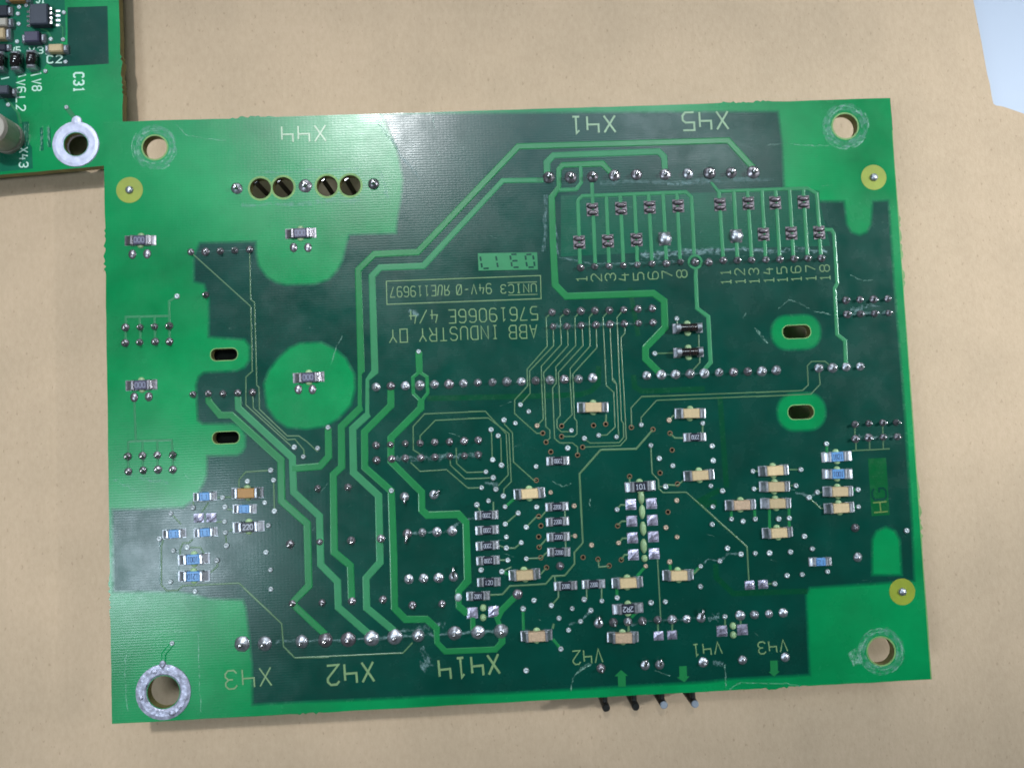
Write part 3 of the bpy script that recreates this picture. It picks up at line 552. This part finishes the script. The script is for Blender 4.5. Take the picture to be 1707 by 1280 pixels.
# via caps
def via_mesh(r, m):
    mb = MB(); mb.lathe([(r, 0), (r*.95, .012), (r*.75, .02), (r*.45, .019), (r*.25, .009)], 12, jit=.05); return mb.data('via', m, True)
VM = [via_mesh(.047, 'tin') for _ in range(4)]; VT = [via_mesh(.045, 'tin_tan') for _ in range(3)]
def vias(pts, pool=VM):
    for p in pts:
        c = b2(p); o = link('via', random.choice(pool), board, (c[0], c[1], TOP), random.uniform(0, 6.3)); s = random.uniform(.9, 1.1); o.scale = (s, s, random.uniform(.8, 1.5))
vias(kC((438, 352), (700, 262), (722, 345), (1128, 20), (1152, 108), (1160, 383), (1075, 307), (920, 118), (240, 403), (718, 475), (725, 572), (735, 688), (1108, 510), (1085, 748), (1127, 903), (1130, 1075), (138, 628), (262, 733), (385, 705), (650, 820), (238, 1010), (455, 1095)))
vias(kF((58, 775), (138, 860), (265, 783), (357, 600), (920, 1160))+kE((1163, 1100))+kA((690, 920))+kD((555, 435)))
vias(kJ((320, 427), (422, 455), (205, 513), (268, 567), (467, 292), (540, 352), (220, 780), (298, 828), (160, 887), (225, 940), (122, 1028), (248, 1042), (315, 1103), (183, 1145), (80, 1180), (330, 1197), (605, 840), (920, 520), (887, 677), (1035, 590), (1162, 563), (1320, 577), (1540, 470), (1625, 652), (610, 1200), (1325, 1222)))
vias(kJ((615, 478), (735, 1070), (945, 1190))+kK((1165, 603), (1312, 685), (1553, 665))+kN((615, 322), (683, 1035), (587, 1275))+kO((685, 293), (620, 513), (407, 550)), VT)
vias(kK((660, 400), (545, 498), (732, 525), (555, 612), (688, 662), (555, 710), (568, 818), (732, 805), (330, 905), (515, 920), (800, 1175), (955, 1220), (1140, 1248), (705, 1250), (1247, 1168), (1403, 1180), (1540, 1152), (1305, 1265)))
vias(kL((245, 350), (530, 427), (700, 452), (605, 520), (545, 670), (270, 840), (1257, 305), (1370, 297))+kM((683, 380), (487, 690))+kP((513, 225)))
vias(kN((913, 350), (450, 547), (527, 662), (647, 727), (997, 552), (1007, 680), (985, 905), (1090, 950), (583, 912), (1003, 1090), (997, 1247), (1168, 1200), (1272, 1220), (1380, 1200), (1360, 775), (1368, 932)))
vias(kO((895, 552), (1065, 505), (1253, 445), (1133, 392), (1380, 437), (1507, 435), (1693, 425), (893, 732), (1662, 635), (1553, 707)))
vias(kR((625, 318), (397, 547), (355, 690), (905, 725), (545, 748), (470, 795), (910, 878), (200, 985), (295, 978), (430, 1140), (500, 1250))+kS((585, 415), (765, 393), (1327, 103)))
c = b2(kK((128, 1148))[0]); mb = MB(); mb.lathe([(.065, 0), (.06, .015), (.03, .022)], 12, sy=1.15); mb.build('via', 'tin', board, (c[0], c[1], TOP), smooth=True)
# open vias: copper land, black disc standing in for the shaded bore
mb = MB(); mb.lathe([(.047, 0), (.044, .006), (.032, .007), (.028, .003)], 14, cap=False); mb.lathe([(.0281, .0028), (.01, .0022)], 14, mi=1); OV = mb.data('open_via', ['copper_ring', 'void'], False)
for p in kJ((665, 543), (695, 623), (737, 710), (833, 480), (833, 573), (975, 738), (1020, 668), (1117, 475), (1225, 463), (1453, 492), (1645, 510), (608, 962), (1437, 928))+kK((843, 430), (862, 512), (843, 610), (847, 702), (862, 795), (912, 883), (1237, 793), (1370, 810), (1470, 867), (1577, 815), (1545, 513))+kN((623, 438), (642, 587), (535, 790), (690, 888), (605, 1138)):
    c = b2(p); link('open_via', OV, board, (c[0], c[1], TOP))

# solder-bridge jumpers: two half domes side by side, or one closed blob
def half_mesh(sgn):
    mb = MB(); mb.lathe([(.1, 0), (.098, .012), (.075, .035), (.04, .046), (.015, .048)], 14, sy=.5, jit=.06)
    mb.v = [(x, y+sgn*.058, z) for x, y, z in mb.v]; return mb.data('solder_half', 'solder_dark', True)
mb = MB(); mb.box(-.105, .105, -.12, .12, 0, .006, ch=.004); BASE = mb.data('jumper_pad', 'solder_dark'); HM = [half_mesh(1), half_mesh(1)], [half_mesh(-1), half_mesh(-1)]
mb = MB(); mb.lathe([(.125, 0), (.12, .02), (.09, .05), (.05, .068), (.02, .072)], 16, jit=.06); BLOB = mb.data('solder_blob', 'solder', True)
for p, br in [(q, 0) for q in kU((520, 585), (775, 575), (1030, 565), (1283, 553), (403, 875), (658, 865), (913, 853))]+[(kU((1162, 845))[0], 1)]+[(q, 0) for q in kT((108, 540), (360, 530), (598, 525), (850, 518), (495, 805), (742, 795), (990, 790))]+[(kT((250, 820))[0], 1)]:
    c = b2(p); o = link('jumper_pad', BASE, board, (c[0], c[1], TOP))
    if br: o['label'] = 'jumper pad closed by one bright solder blob'; link('solder_blob', BLOB, o, (0, 0, .004))
    else:
        for h in HM: link('solder_half', random.choice(h), o, (0, 0, .005))

# ------------------------------------------------------------------ chips
def chip_kit(tot, ph, body, bh, hh):
    """end metal (cap + fillet + pad) and body meshes for one chip size, cm"""
    bl = body/2; tl = tot/2
    mb = MB(); mb.box(-bl, bl, -bh/2, bh/2, .006, hh, ch=.012); bd = mb
    cap = min(.055, (tl-bl)*.4); e = MB()
    e.box(bl+.0005, bl+cap, -bh/2-.004, bh/2+.004, .005, hh+.004, ch=.012)
    x0, x1 = bl+cap+.0005, tl; N = 4; v = []
    for j in range(N+1):
        t = j/N; x = x0+(x1-x0)*t; z = .008+(hh*.9-.008)*(1-t)**1.9; y = (bh/2+(ph/2-bh/2)*min(1, t*1.8))
        v += [(x, -y, 0), (x, -y*.86, z), (x, y*.86, z), (x, y, 0)]
    f = []
    for j in range(N):
        for k in range(3): f.append((j*4+k, (j+1)*4+k, (j+1)*4+k+1, j*4+k+1))
    f.append((N*4, N*4+3, N*4+2, N*4+1)); e.add(v, f)
    e.box(bl-.03, tl, -ph/2, ph/2, -.001, .0045)
    return bd, e.data('terminal', 'solder', False), e.data('terminal', 'solder_dull', False)
KIT = {'cap': chip_kit(.545, .18, .285, .165, .11), 'big': chip_kit(.54, .175, .215, .165, .06), 'small': chip_kit(.405, .15, .165, .138, .05)}
BODY = {}
mbg = MB(); mbg.lathe([(.062, 0), (.055, .018), (.03, .026)], 14, sy=.9); GLUE = mbg.data('glue_dot', 'glue', True)
def chip(p, kit, matn, text='', ang=180, name='chip_resistor', glue=True, tm='print_white', rot=0., label=None):
    c = b2(p); bd, tmn, tdl = KIT[kit]; key = (kit, matn)
    if key not in BODY: BODY[key] = bd.data('body', matn)
    e = bpy.data.objects.new(name, BODY[key]); COL.objects.link(e); e.parent = board; e.location = (c[0], c[1], TOP); e.rotation_euler = (0, 0, rot+random.uniform(-.035, .035))
    if label: e['label'] = label
    if matn == 'resistor_violet': tmn = tdl
    link('terminal', tmn, e); link('terminal', tmn, e, rz=math.pi)
    bw = max(v[0] for v in bd.v)*2; bh = max(v[1] for v in bd.v)*2; hh = max(v[2] for v in bd.v)
    if glue:
        for s in (1, -1): g = link('glue_dot', GLUE, e, (random.uniform(-.01, .01), s*(bh/2+.0), -.004)); 
    if text:
        mb = MB(); text_mb(mb, text, 0, 0, bw*.8, bh*.5, math.radians(ang), hh+.0004,   .0075 if kit == 'small' else .012, .0008, gap=1.3); mb.build('marking', tm, e)
    return e
CN = 'chip_capacitor'
for p in kJ((1110, 315), (547, 1078))+kK((717, 945))+kL((1070, 143), (1470, 85))+kN((802, 262), (880, 810))+kR((155, 555), (165, 697), (175, 845), (190, 1105), (728, 740), (738, 885)): chip(p, 'cap', 'ceramic_tan', name=CN)
for p in kL((353, 563), (1035, 575))+kN((1248, 1072)): chip(p, 'cap', 'ceramic_pink', name=CN, label='chip capacitor with stained pinkish body')
chip(kC((922, 220))[0], 'cap', 'ceramic_brown', name=CN, label='chip capacitor with darker orange body')
chip(kR((715, 432))[0], 'big', 'resistor_blue', '1821', 0, tm='print_dark', label='blue chip resistor marked 1821'); chip(kR((722, 585))[0], 'big', 'resistor_blue', '1001', 0, tm='print_dark', label='blue chip resistor marked 1001')
chip(kC((445, 808))[0], 'big', 'resistor_blue', '1001', 180, tm='print_dark'); chip(kC((447, 958))[0], 'big', 'resistor_blue', '1210', 180, tm='print_dark')
for p in kC((545, 252), (897, 362), (272, 583), (550, 570)): chip(p, 'small', 'resistor_blue', '11', 0, tm='print_dark', glue=False)
chip(kS((712, 323))[0], 'small', 'resistor_blue', '21', 0, tm='print_dark', glue=False)
for i, p in enumerate(kK((380, 418), (385, 550), (388, 688), (393, 820), (1005, 343), (1010, 475), (1017, 610), (1022, 745), (1082, 1045), (1330, 1030))+kJ((800, 790))+kN((842, 472))):
    chip(p, 'small', 'resistor_black', '2200', 180 if i < 4 or i > 9 else 0, glue=False)
chip(kK((400, 1012))[0], 'small', 'resistor_black', '120', 0, glue=False); chip(kK((305, 1135))[0], 'small', 'resistor_black', '1002', 180, glue=False)
chip(kL((1073, 350))[0], 'big', 'resistor_black', '2R2', 180); chip(kN((358, 910))[0], 'big', 'resistor_black', '101', 0); chip(kC((932, 520))[0], 'big', 'resistor_black', '220', 0)
for p in (kA((400, 480))[0], (501.5, 389.4), kB((408, 388))[0], kF((185, 155))[0]): chip(p, 'big', 'resistor_violet', '000', 0, tm='print_grey', label='dull violet chip resistor marked 000')
# solder blobs under those four
for p in kA((335, 588), (452, 585))+kB((350, 485), (465, 480))+kV((690, 815), (818, 815))+kF((92, 262), (218, 262)):
    c = b2(p); o = link('solder_joint', random.choice(JM[(.068, .05, True)]), board, (c[0], c[1], TOP)); o.scale = (1, 1.25, .8)
# glass MELF diodes
for p in kM((778, 465), (787, 680)):
    c = b2(p); mb = MB(); mb.tube([(-.15, 0, .075), (-.14, 0, .075), (.14, 0, .075), (.15, 0, .075)], .072, 18); o = mb.build('melf_diode', 'glass_melf', board, (c[0], c[1], TOP), smooth=True)
    for s in (-1, 1):
        mb = MB(); mb.tube([(s*.15, 0, .075), (s*.225, 0, .075)], .077, 18); mb.box(min(s*.15, s*.27), max(s*.15, s*.27), -.09, .09, -.001, .012, ch=.008); mb.build('terminal', 'solder', o)
    for x in (-.02, .05, .09):
        mb = MB(); mb.tube([(x, 0, .075), (x+.022, 0, .075)], .0728, 18); mb.build('colour_band', 'melf_band', o, smooth=True)
    for s in (1, -1): link('glue_dot', GLUE, o, (0, s*.085, -.004))
# bare tinned pads
mb = MB(); v = []
def pad_mesh(w_, h_):
    mb = MB(); N = 5; v = []; f = []; H = random.uniform(.012, .024)
    for i in range(N):
        for j in range(N):
            u, q = i/(N-1)*2-1, j/(N-1)*2-1; v.append((u*w_/2, q*h_/2, .004+H*(1-u*u)*(1-q*q)*random.uniform(.6, 1.2)))
    for i in range(N-1):
        for j in range(N-1): f.append((i*N+j, (i+1)*N+j, (i+1)*N+j+1, i*N+j+1))
    mb.add(v, f); mb.box(-w_/2, w_/2, -h_/2, h_/2, -.001, .0038); return mb.data('tinned_pad', 'tin_pad')
for p in kN((275, 1070), (458, 1062), (283, 1218), (467, 1210))+kO((290, 300), (475, 290), (298, 450), (483, 440), (1085, 1127), (1267, 1115))+kH((1458, 195), (1627, 185)):
    c = b2(p); link('tinned_pad', pad_mesh(.185, .185), board, (c[0], c[1], TOP))
for p in kO((522, 1170), (642, 1162), (1332, 720), (1450, 712))+kC((488, 443), (600, 440)):
    c = b2(p); link('tinned_pad', pad_mesh(.17, .15), board, (c[0], c[1], TOP))
for p, sy in [(q, 2.) for q in kN((367, 1005), (375, 1135))+kO((385, 218), (390, 372))]+[(q, 1.) for q in kO((397, 482))+kP((577, 297), (580, 368))+kH((1543, 155), (1543, 232))]:
    c = b2(p); mb = MB(); mb.lathe([(.056, 0), (.05, .022), (.035, .038), (.015, .045)], 16, sy=sy*1.12, jit=.05); mb.build('glue_dot', 'glue', board, (c[0], c[1], TOP), smooth=True)

# fiducials, rings, posts
for p in [(216, 317), (1456.5, 296), (1504, 986)]:
    c = b2(p); mb = MB(); mb.lathe([(.232, 0), (.23, .003), (.07, .0032)], 36); o = mb.build('fiducial_mark', 'fiducial', board, (c[0], c[1], TOP))
    mb = MB(); mb.lathe([(.072, 0), (.068, .02), (.045, .04), (.015, .048)], 16); mb.build('solder_dot', 'solder', o, (0, 0, .003), smooth=True)
c = b2((272.5, 1153)); mb = MB(); mb.lathe([(.465, 0), (.46, .012), (.40, .02), (.31, .017), (.284, .006), (.276, -.15)], 48, jit=.006, cap=False)
mb.lathe([(.06, .0), (.05, .02), (.02, .03)], 12, 0, .46, sy=1.3)
for k in range(4):
    a = random.uniform(0, 6.28); mb.lathe([(.06, .012), (.05, .026), (.02, .034)], 10, .375*math.cos(a), .375*math.sin(a), random.uniform(.5, 1.2), random.uniform(.5, 1.2), jit=.2)
mb.build('grounding_ring', 'ring_metal', board, (c[0], c[1], TOP))
for p in x44:
    q = P(p[0]-5, p[1]-8, 1.0); mb = MB(); mb.box(-.042, .042, -.042, .042, -.98, .10, ch=.02); mb.add([(-.032, -.032, .1005), (.032, -.032, .1005), (.032, .032, .1005), (-.032, .032, .1005)], [(0, 1, 2, 3)], 1)
    mb.build('contact_post', ['pin_dark', 'pin_metal'], board, (q.x, q.y, 0.0), .6)
# underside parts that carry the board
def under(name, pts, z0=-ZB+.005):
    (x0, y0), (x1, y1) = bp(pts); mb = MB(); mb.box(min(x0, x1), max(x0, x1), min(y0, y1), max(y0, y1), z0, -.003, ch=.0); return mb.build(name, 'void' if name == 'relay_housing' else 'plastic_black', board)
under('relay_housing', ((300, 545), (470, 640))); under('relay_housing', ((300, 690), (470, 770)))
under('connector_housing', ((930, 395), (1240, 450))); under('connector_housing', ((500, 1000), (830, 1105))); blk = under('connector_block', ((985, 1080), (1190, 1125)))
for p, m in [((1010.8, 1180), 'pin_dark'), ((1060, 1178), 'pin_dark'), ((1107, 1175), 'peg_grey'), ((1159, 1173.5), 'peg_grey')]:
    q = P(*p, .88); mb = MB(); z = .88-ZB; mb.tube([(q.x, q.y, -ZB+.002), (q.x, q.y, z-.012)], .068, 16); mb.lathe([(.068, 0), (.055, .014)], 16, q.x, q.y, mi=1)
    mb.v[-32:] = [(x, y, zz+z-.012) for x, y, zz in mb.v[-32:]]; mb.tube([(q.x, q.y+.06, -.32), (q.x, q.y+.75, -.32)], .05, 10); mb.build('metal_peg', ['pin_dark', m], blk)  # peg sides coloured dark to carry the board's shade

# ------------------------------------------------------------------ wear: scuffs round the screw holes, flux traces between pins, scratches
def squiggle(mb, a, b, wpx, wob, n=8, z=TOP+.0012):
    a, b = Vector(a), Vector(b); d = b-a; nr = Vector((-d.y, d.x)).normalized() if d.length else Vector((0, 1)); pts = []
    for j in range(n+1): pts.append(b2(tuple(a+d*j/n+nr*random.uniform(-wob, wob))))
    mb.ribbon(pts, [max(.3, random.uniform(.3, 1)*wpx)/95 for _ in pts], z+len(mb.v)*2e-7, .0006)
sm = MB()
for p, r in mount[:3]:
    for k in range(26):
        rr = random.uniform(r+4, 39); a0 = random.uniform(0, 6.28); da = random.uniform(.2, .9); pts = [b2((p[0]+rr*math.cos(a0+da*j/7), p[1]+rr*math.sin(a0+da*j/7))) for j in range(8)]
        sm.ribbon(pts, random.uniform(.8, 3.2)/95, TOP+.0012+k*6e-5, .0006)
for k in range(40):
    x, y = random.uniform(230, 1480), random.uniform(230, 1120); a = random.uniform(-.9, .6); l = random.uniform(4, 22); squiggle(sm, (x, y), (x+l*math.cos(a), y+l*math.sin(a)), .9, .8, 4)
for k, l in [(kZ, [(80, 320), (180, 308), (370, 325), (480, 318)]), (kZ, [(610, 1160), (690, 1195), (755, 1190)]), (kQ, [(200, 290), (300, 215), (380, 235), (470, 290)]), (kQ, [(520, 315), (610, 330), (665, 350)]), (kQ, [(0, 470), (60, 560), (105, 600)]), (kM, [(1380, 460), (1440, 530), (1490, 600)]),
             (kM, [(1270, 375), (1300, 330)]), (kL, [(625, 1000), (640, 900), (700, 820), (770, 785)]), (kP, [(515, 600), (520, 720), (520, 790)]), (kP, [(550, 800), (600, 760), (650, 742)]), (kP, [(650, 745), (980, 750), (1110, 775)]), (kZA, [(1160, 90), (1185, 215)]), (kZA, [(1195, 355), (1222, 400)]), (kE, [(380, 1230), (430, 1050), (485, 960)]),
             (kB, [(200, 1140), (270, 1180), (360, 1215)]), (kB, [(735, 1070), (785, 1130)]), (kD, [(150, 350), (360, 345), (560, 340), (755, 342)]), (kD, [(765, 360), (770, 700), (780, 980)]), (kD, [(195, 500), (180, 660), (205, 980)]), (kK, [(965, 120), (1050, 165), (1130, 140)]), (kK, [(1295, 275), (1300, 350)]), (kL, [(1290, 840), (1410, 880)]), (cr(0, 0, 3.88), [(1140, 810), (1200, 870), (1330, 900), (1460, 910)])]:
    q = k(*l)
    for a, b in zip(q[:-1], q[1:]): squiggle(sm, a, b, 2.4, 1.2, 5)
# moon-shaped scrape beside the lower right hole, smear near the lower edge
for j in range(9): squiggle(sm, (1414+j*2.2, 1088-j*1.5), (1424+j*1.6, 1110-j*.5), 4, .8, 4); squiggle(sm, (962+j*2, 1122-j*1.5), (975+j*1.4, 1110-j*.4), 3, .8, 3)
o = sm.build('scratches_glints', 'scuff_glint', board); o['kind'] = 'stuff'
rm = MB()
def row(pts, wob=3, n=2):
    for a, b in zip(pts[:-1], pts[1:]):
        for _ in range(n): squiggle(rm, a, b, random.choice((1.6, 3, 5.5)), wob*random.uniform(.2, 1), 7)
row(kF((922, 880), (1043, 872), (1180, 868), (1308, 862), (1440, 855), (1570, 852), (1692, 842)), 7, 5); row(kI((757, 770), (880, 768), (1007, 760), (1137, 755), (1262, 750), (1390, 745), (1517, 740)), 5, 3)
row(kH((-100, 422), (110, 420), (295, 410), (478, 405), (660, 397), (845, 385), (1030, 375)), 4, 4); row(kH((1030, 375), (1170, 370), (1318, 355), (1502, 348), (1680, 335)), 5, 4); row(kH((880, 340), (1000, 330), (1150, 290), (1240, 290)), 6, 4)
row(kU((210, 1010), (400, 1040), (540, 1075), (668, 1070), (795, 1065), (920, 1060), (1050, 1055), (1178, 1050), (1303, 1040)), 3, 2); row(kU((950, 1000), (1300, 970), (1650, 945)), 8, 9); row(kT((0, 950), (300, 930), (560, 955), (800, 930), (1060, 965)), 6, 5)
row(kQ((812, 342), (930, 338), (1055, 335), (1180, 330)), 3, 3); row(kQ((840, 300), (900, 300), (980, 265), (1100, 270)), 6, 3); row(kR((885, 275), (1003, 263), (1130, 260), (1258, 255)), 6, 5); row(kU((1180, 360), (1400, 350), (1560, 340)), 4, 4)
row(kA((797, 570), (913, 568), (1030, 563), (1145, 558), (1262, 550)), 1.5, 1); row(kG((1063, 475), (1195, 465), (1325, 460), (1460, 452), (1500, 380), (1600, 345), (1700, 330)), 2, 2); row(kM((545, 878), (673, 875), (802, 870), (930, 865)), 1.5, 1); row(kP((380, 240), (470, 230)), 9, 6); row(kP((420, 590), (500, 600)), 6, 5)
row(kO((895, 552), (960, 490), (1065, 505), (1140, 440), (1253, 445)), 1, 2); row(kR((350, 750), (430, 770), (470, 795), (545, 748)), 3, 3); row(kC((140, 640), (150, 800), (145, 1030)), 1.5, 3); row(kC((290, 720), (310, 850), (290, 990)), 3, 3); row(kL((610, 480), (700, 452), (780, 370)), 2, 3); row(kL((1100, 480), (1190, 450), (1310, 440), (1425, 437), (1540, 433), (1653, 425)), 3, 2)
for a, b in [((925, 340), (928, 425)), ((911, 325), (908, 420)), ((630, 205), (700, 300))]: row([a, b], 5, 3)
row(kK((360, 130), (430, 140), (490, 160)), 4, 3); row(kE((1075, 740), (1160, 770)), 8, 4); row(kH((1050, 470), (1130, 580), (1060, 640)), 10, 5)
for (p, r) in mount[:3]:
    for q, wd in ((r+9, 9), (r+15, 5)): rm.ribbon([b2((p[0]+(q+random.uniform(-2, 2))*math.cos(k*.28), p[1]+(q+random.uniform(-2, 2))*math.sin(k*.28))) for k in range(22)], wd/95, TOP+.0009+q*1e-6, .0006, closed=True)
for a, b, wd in (((402, 344), (600, 334), 9), ((425, 288), (600, 282), 7), ((632, 286), (648, 330), 9), ((1000, 306), (1290, 300), 8), ((190, 800), (232, 820), 5), ((210, 790), (280, 806), 5)):
    squiggle(rm, a, b, wd, 2.5, 14, TOP+.0009)
o = rm.build('flux_residue', 'residue', board); o['kind'] = 'stuff'

# ------------------------------------------------------------------ second board, component side up
T2 = ZT2-.16
board_b = thing('circuit_board', 'green circuit board corner with black chips and C31 lettering, partly under the large board', 'circuit board', (-11, 8, T2))
OB = Vector((-11, 8))
def c2(pt, z=ZT2): q = P(pt[0], pt[1], z); return (q.x-OB.x, q.y-OB.y)
e1, e2 = Vector(c2((198, 0))), Vector(c2((205, 215))); dr = (e2-e1).normalized(); l1 = Vector(c2((0, 292)));  l2 = Vector(c2((168, 277)))
dl = (l2-l1).normalized()
den = dr.x*dl.y-dr.y*dl.x; t = ((l1-e1).x*dl.y-(l1-e1).y*dl.x)/den; cor = e1+dr*t
out2 = [tuple(cor), tuple(cor-dr*9), tuple(cor-dr*9-dl*10), tuple(cor-dl*10)]
out2 = rough_edge(out2, [(c2((203, 110)), .35), (c2((206, 140)), .25)], amp=.03)
T2T = .16
hole2 = circ(c2(kX((900, 645))[0]), .215, 30)
z2 = [[c2(p) for p in kW((800, 90), (1275, 75), (1290, 760), (640, 800), (560, 760), (640, 640), (800, 600))], [c2(p) for p in kW((-200, -200), (760, -200), (780, 420), (500, 840), (200, 900), (180, 1300), (230, 1500), (380, 1750), (390, 2000), (-200, 2060))]]
plate('board_laminate', out2, [hole2], [(1, z2[1]), (2, z2[0])], 0, T2T, ['mask_bright', 'mask_mid', 'mask_dark', 'laminate'] if mat('mask_mid', (14, 96, 70), var=.15, vscale=1.2, **BK) else 0, board_b)
c = c2(kX((900, 645))[0]); mb = MB(); mb.lathe([(.43, 0), (.42, .014), (.36, .02), (.25, .017), (.225, .006), (.21, -.15)], 44, jit=.008, cap=False); mb.lathe([(.1, .0), (.085, .016), (.03, .022)], 12, .02, .43, sy=1.1)
mb.build('grounding_ring', 'ring_metal_bright', board_b, (c[0], c[1], T2T))
def box2(name, x0, y0, x1, y1, h, matn, k=kW, ch=.02, z=0, par=None):
    (a, b), (c_, d) = c2(k((x0, y0))[0], ZT2+h), c2(k((x1, y1))[0], ZT2+h); cx, cy = (a+c_)/2, (b+d)/2; w_, h_ = abs(c_-a)/2, abs(b-d)/2
    mb = MB(); mb.box(-w_, w_, -h_, h_, z, h, ch=ch); return mb.build(name, matn, board_b, (cx, cy, T2T))
ic = box2('integrated_circuit', 345, 45, 562, 285, .17, 'ic_black', z=.02)
(ix, iy) = ic.location.x, ic.location.y
for s in (1, -1):
    for k in range(4):
        y = .135-.09*k; mb = MB(); x0 = .157
        mb.add([(s*x0, y-.022, .10), (s*(x0+.05), y-.022, .095), (s*(x0+.075), y-.022, .008), (s*(x0+.15), y-.022, .004), (s*x0, y+.022, .10), (s*(x0+.05), y+.022, .095), (s*(x0+.075), y+.022, .008), (s*(x0+.15), y+.022, .004)], [(0, 1, 5, 4), (1, 2, 6, 5), (2, 3, 7, 6)]); mb.build('lead', 'pin_metal', ic)
def term2(o, w_, h_, hh, ax=0):
    for s in (1, -1):
        mb = MB()
        if ax == 0: mb.box(min(s*w_, s*(w_+.09)), max(s*w_, s*(w_+.09)), -h_, h_, 0, hh, ch=.03)
        else: mb.box(-w_, w_, min(s*h_, s*(h_+.07)), max(s*h_, s*(h_+.07)), 0, hh, ch=.03)
        mb.build('terminal', 'solder', o)
o = box2('chip_capacitor', 570, 522, 735, 610, .11, 'ceramic_tan'); term2(o, .122, .07, .09)
o = box2('chip_capacitor', -60, 330, 48, 455, .12, 'ceramic_tan'); term2(o, .085, .1, .1)
o = box2('chip_capacitor', -60, 212, 78, 305, .12, 'can_grey'); term2(o, .105, .08, .1)
o = box2('chip_diode', 280, 370, 455, 490, .15, 'resistor_violet'); term2(o, .128, .08, .09)
o = box2('chip_diode', 100, -60, 290, 5, .12, 'ceramic_brown'); term2(o, .14, .06, .1)
for x0, x1, y0, y1 in ((-20, 88, 660, 850), (155, 292, 655, 850), (345, 470, 645, 825)):
    o = box2('melf_diode', x0, y0, x1, y1, .02, 'glass_melf'); me = MB(); hl = (y1-y0)/7.11/92/2*.72; me.tube([(0, -hl, .1), (0, hl, .1)], (x1-x0)/7.11/92/2, 16); o.data = me.data('melf_diode', 'glass_melf', True); term2(o, .08, hl, .16, 1)
o = box2('chip_inductor', -40, 1010, 95, 1110, .2, 'ic_black'); term2(o, .09, .07, .1)
o = box2('chip_resistor', -60, 520, 70, 600, .06, 'resistor_black'); term2(o, .09, .06, .06)
o = box2('chip_resistor', -60, 60, 90, 190, .07, 'resistor_black'); term2(o, .1, .08, .07)
# electrolytic can lying at the frame edge
a = c2(kX((-25, 500))[0], ZT2+.3); mb = MB(); mb.lathe([(.30, 0), (.30, .08), (.27, .11), (.30, .14), (.30, .5), (.27, .55), (.25, .54)], 28); mb.build('capacitor_can', 'can_grey', board_b, (a[0], a[1], T2T), smooth=False)
for p in kW((760, 155), (605, 470), (750, 475), (780, 740), (540, 850), (230, 90), (215, 170), (225, 290), (315, 70), (120, 145), (110, 290), (205, 500))+kX((790, 210), (100, 180)):
    c = c2(p); o = link('via', random.choice(VM), board_b, (c[0], c[1], T2T)); o.scale = (.9, .9, 1)
def trace2(pts, wpx, matn='mask_trace_pale'):
    TI[0] += 1; mb = MB(); mb.ribbon([c2(p) for p in pts], wpx/92, T2T-.0004, .004+TI[0]*1e-5, slope=.4); mb.build('copper_track', matn, board_b)
trace2(kW((690, 290), (745, 330), (748, 475)), 2.2); trace2(kW((480, 340), (560, 370), (605, 440), (605, 470)), 3); trace2(kX((790, 210), (880, 330), (900, 400)), 8); trace2(kX((60, 90), (220, 280), (250, 400)), 4)
trace2(kX((300, 380), (300, 620)), 11, 'mask_mid'); trace2(kX((490, 450), (500, 720)), 5, 'mask_mid'); trace2(kX((580, 450), (590, 680)), 5, 'mask_mid')
def text2(s, k, box, ang, sw, matn='silk', label=None):
    (x0, y0), (x1, y1) = k((box[0], box[1]), (box[2], box[3])); c = c2(((x0+x1)/2, (y0+y1)/2)); w_, h_ = (x1-x0)/92, (y1-y0)/92
    if abs(ang) == 90: w_, h_ = h_, w_
    mb = MB(); text_mb(mb, s, 0, 0, w_, h_, math.radians(ang), 0, sw/92, .002); mb.build('lettering', matn, board_b, (c[0], c[1], T2T+.0006))
text2('V3', kW, (345, 560, 510, 640), 0, 2.2); text2('C2', kW, (560, 660, 735, 750), 0, 2.6); text2('C31', kW, (878, 862, 992, 1100), -90, 3.2); text2('V6', kW, (200, 950, 300, 1100), -90, 2.4); text2('V8', kW, (385, 940, 490, 1080), -90, 2.4)
text2('L2', kX, (195, 85, 300, 250), -90, 2.4); text2('X43', kX, (230, 680, 330, 920), -90, 2.2); text2('V5', kW, (130, 560, 240, 640), 0, 2.2); text2('S1', kW, (430, -60, 530, 38), 0, 2.4)
for pts in (kW((15, 940), (110, 920)), kW((215, 915), (310, 890)), kW((365, 900), (490, 870)), kW((540, 640), (600, 660))):
    mb = MB(); mb.ribbon([c2(p) for p in pts], 2.2/92, T2T+.0006, .002); mb.build('legend_line', 'silk', board_b)
# what carries the second board
mb = MB(); mb.box(-1.6, 1.2, .2, 1.0, -T2+.004, -.003); mb.build('connector_housing', 'plastic_black', board_b)
sm = MB()  # lamp reflection streaks beside the ring, painted as pale strips
def sq2(a, b, wpx):
    pts = [c2((a[0]+(b[0]-a[0])*j/5+random.uniform(-.6, .6), a[1]+(b[1]-a[1])*j/5+random.uniform(-.6, .6))) for j in range(6)]; sm.ribbon(pts, [wpx*random.uniform(.4, 1)/92 for _ in pts], T2T+.006+len(sm.v)*2e-6, .0008)
for x in (300, 320, 345, 490, 505, 590, 575):
    for _ in range(3):
        y = random.uniform(400, 600); sq2(*kX((x+random.uniform(-15, 15), y), (x+random.uniform(-15, 15), y+random.uniform(60, 160))), 2)
o = sm.build('scratches_glints', 'scuff_glint', board_b); o['kind'] = 'stuff'
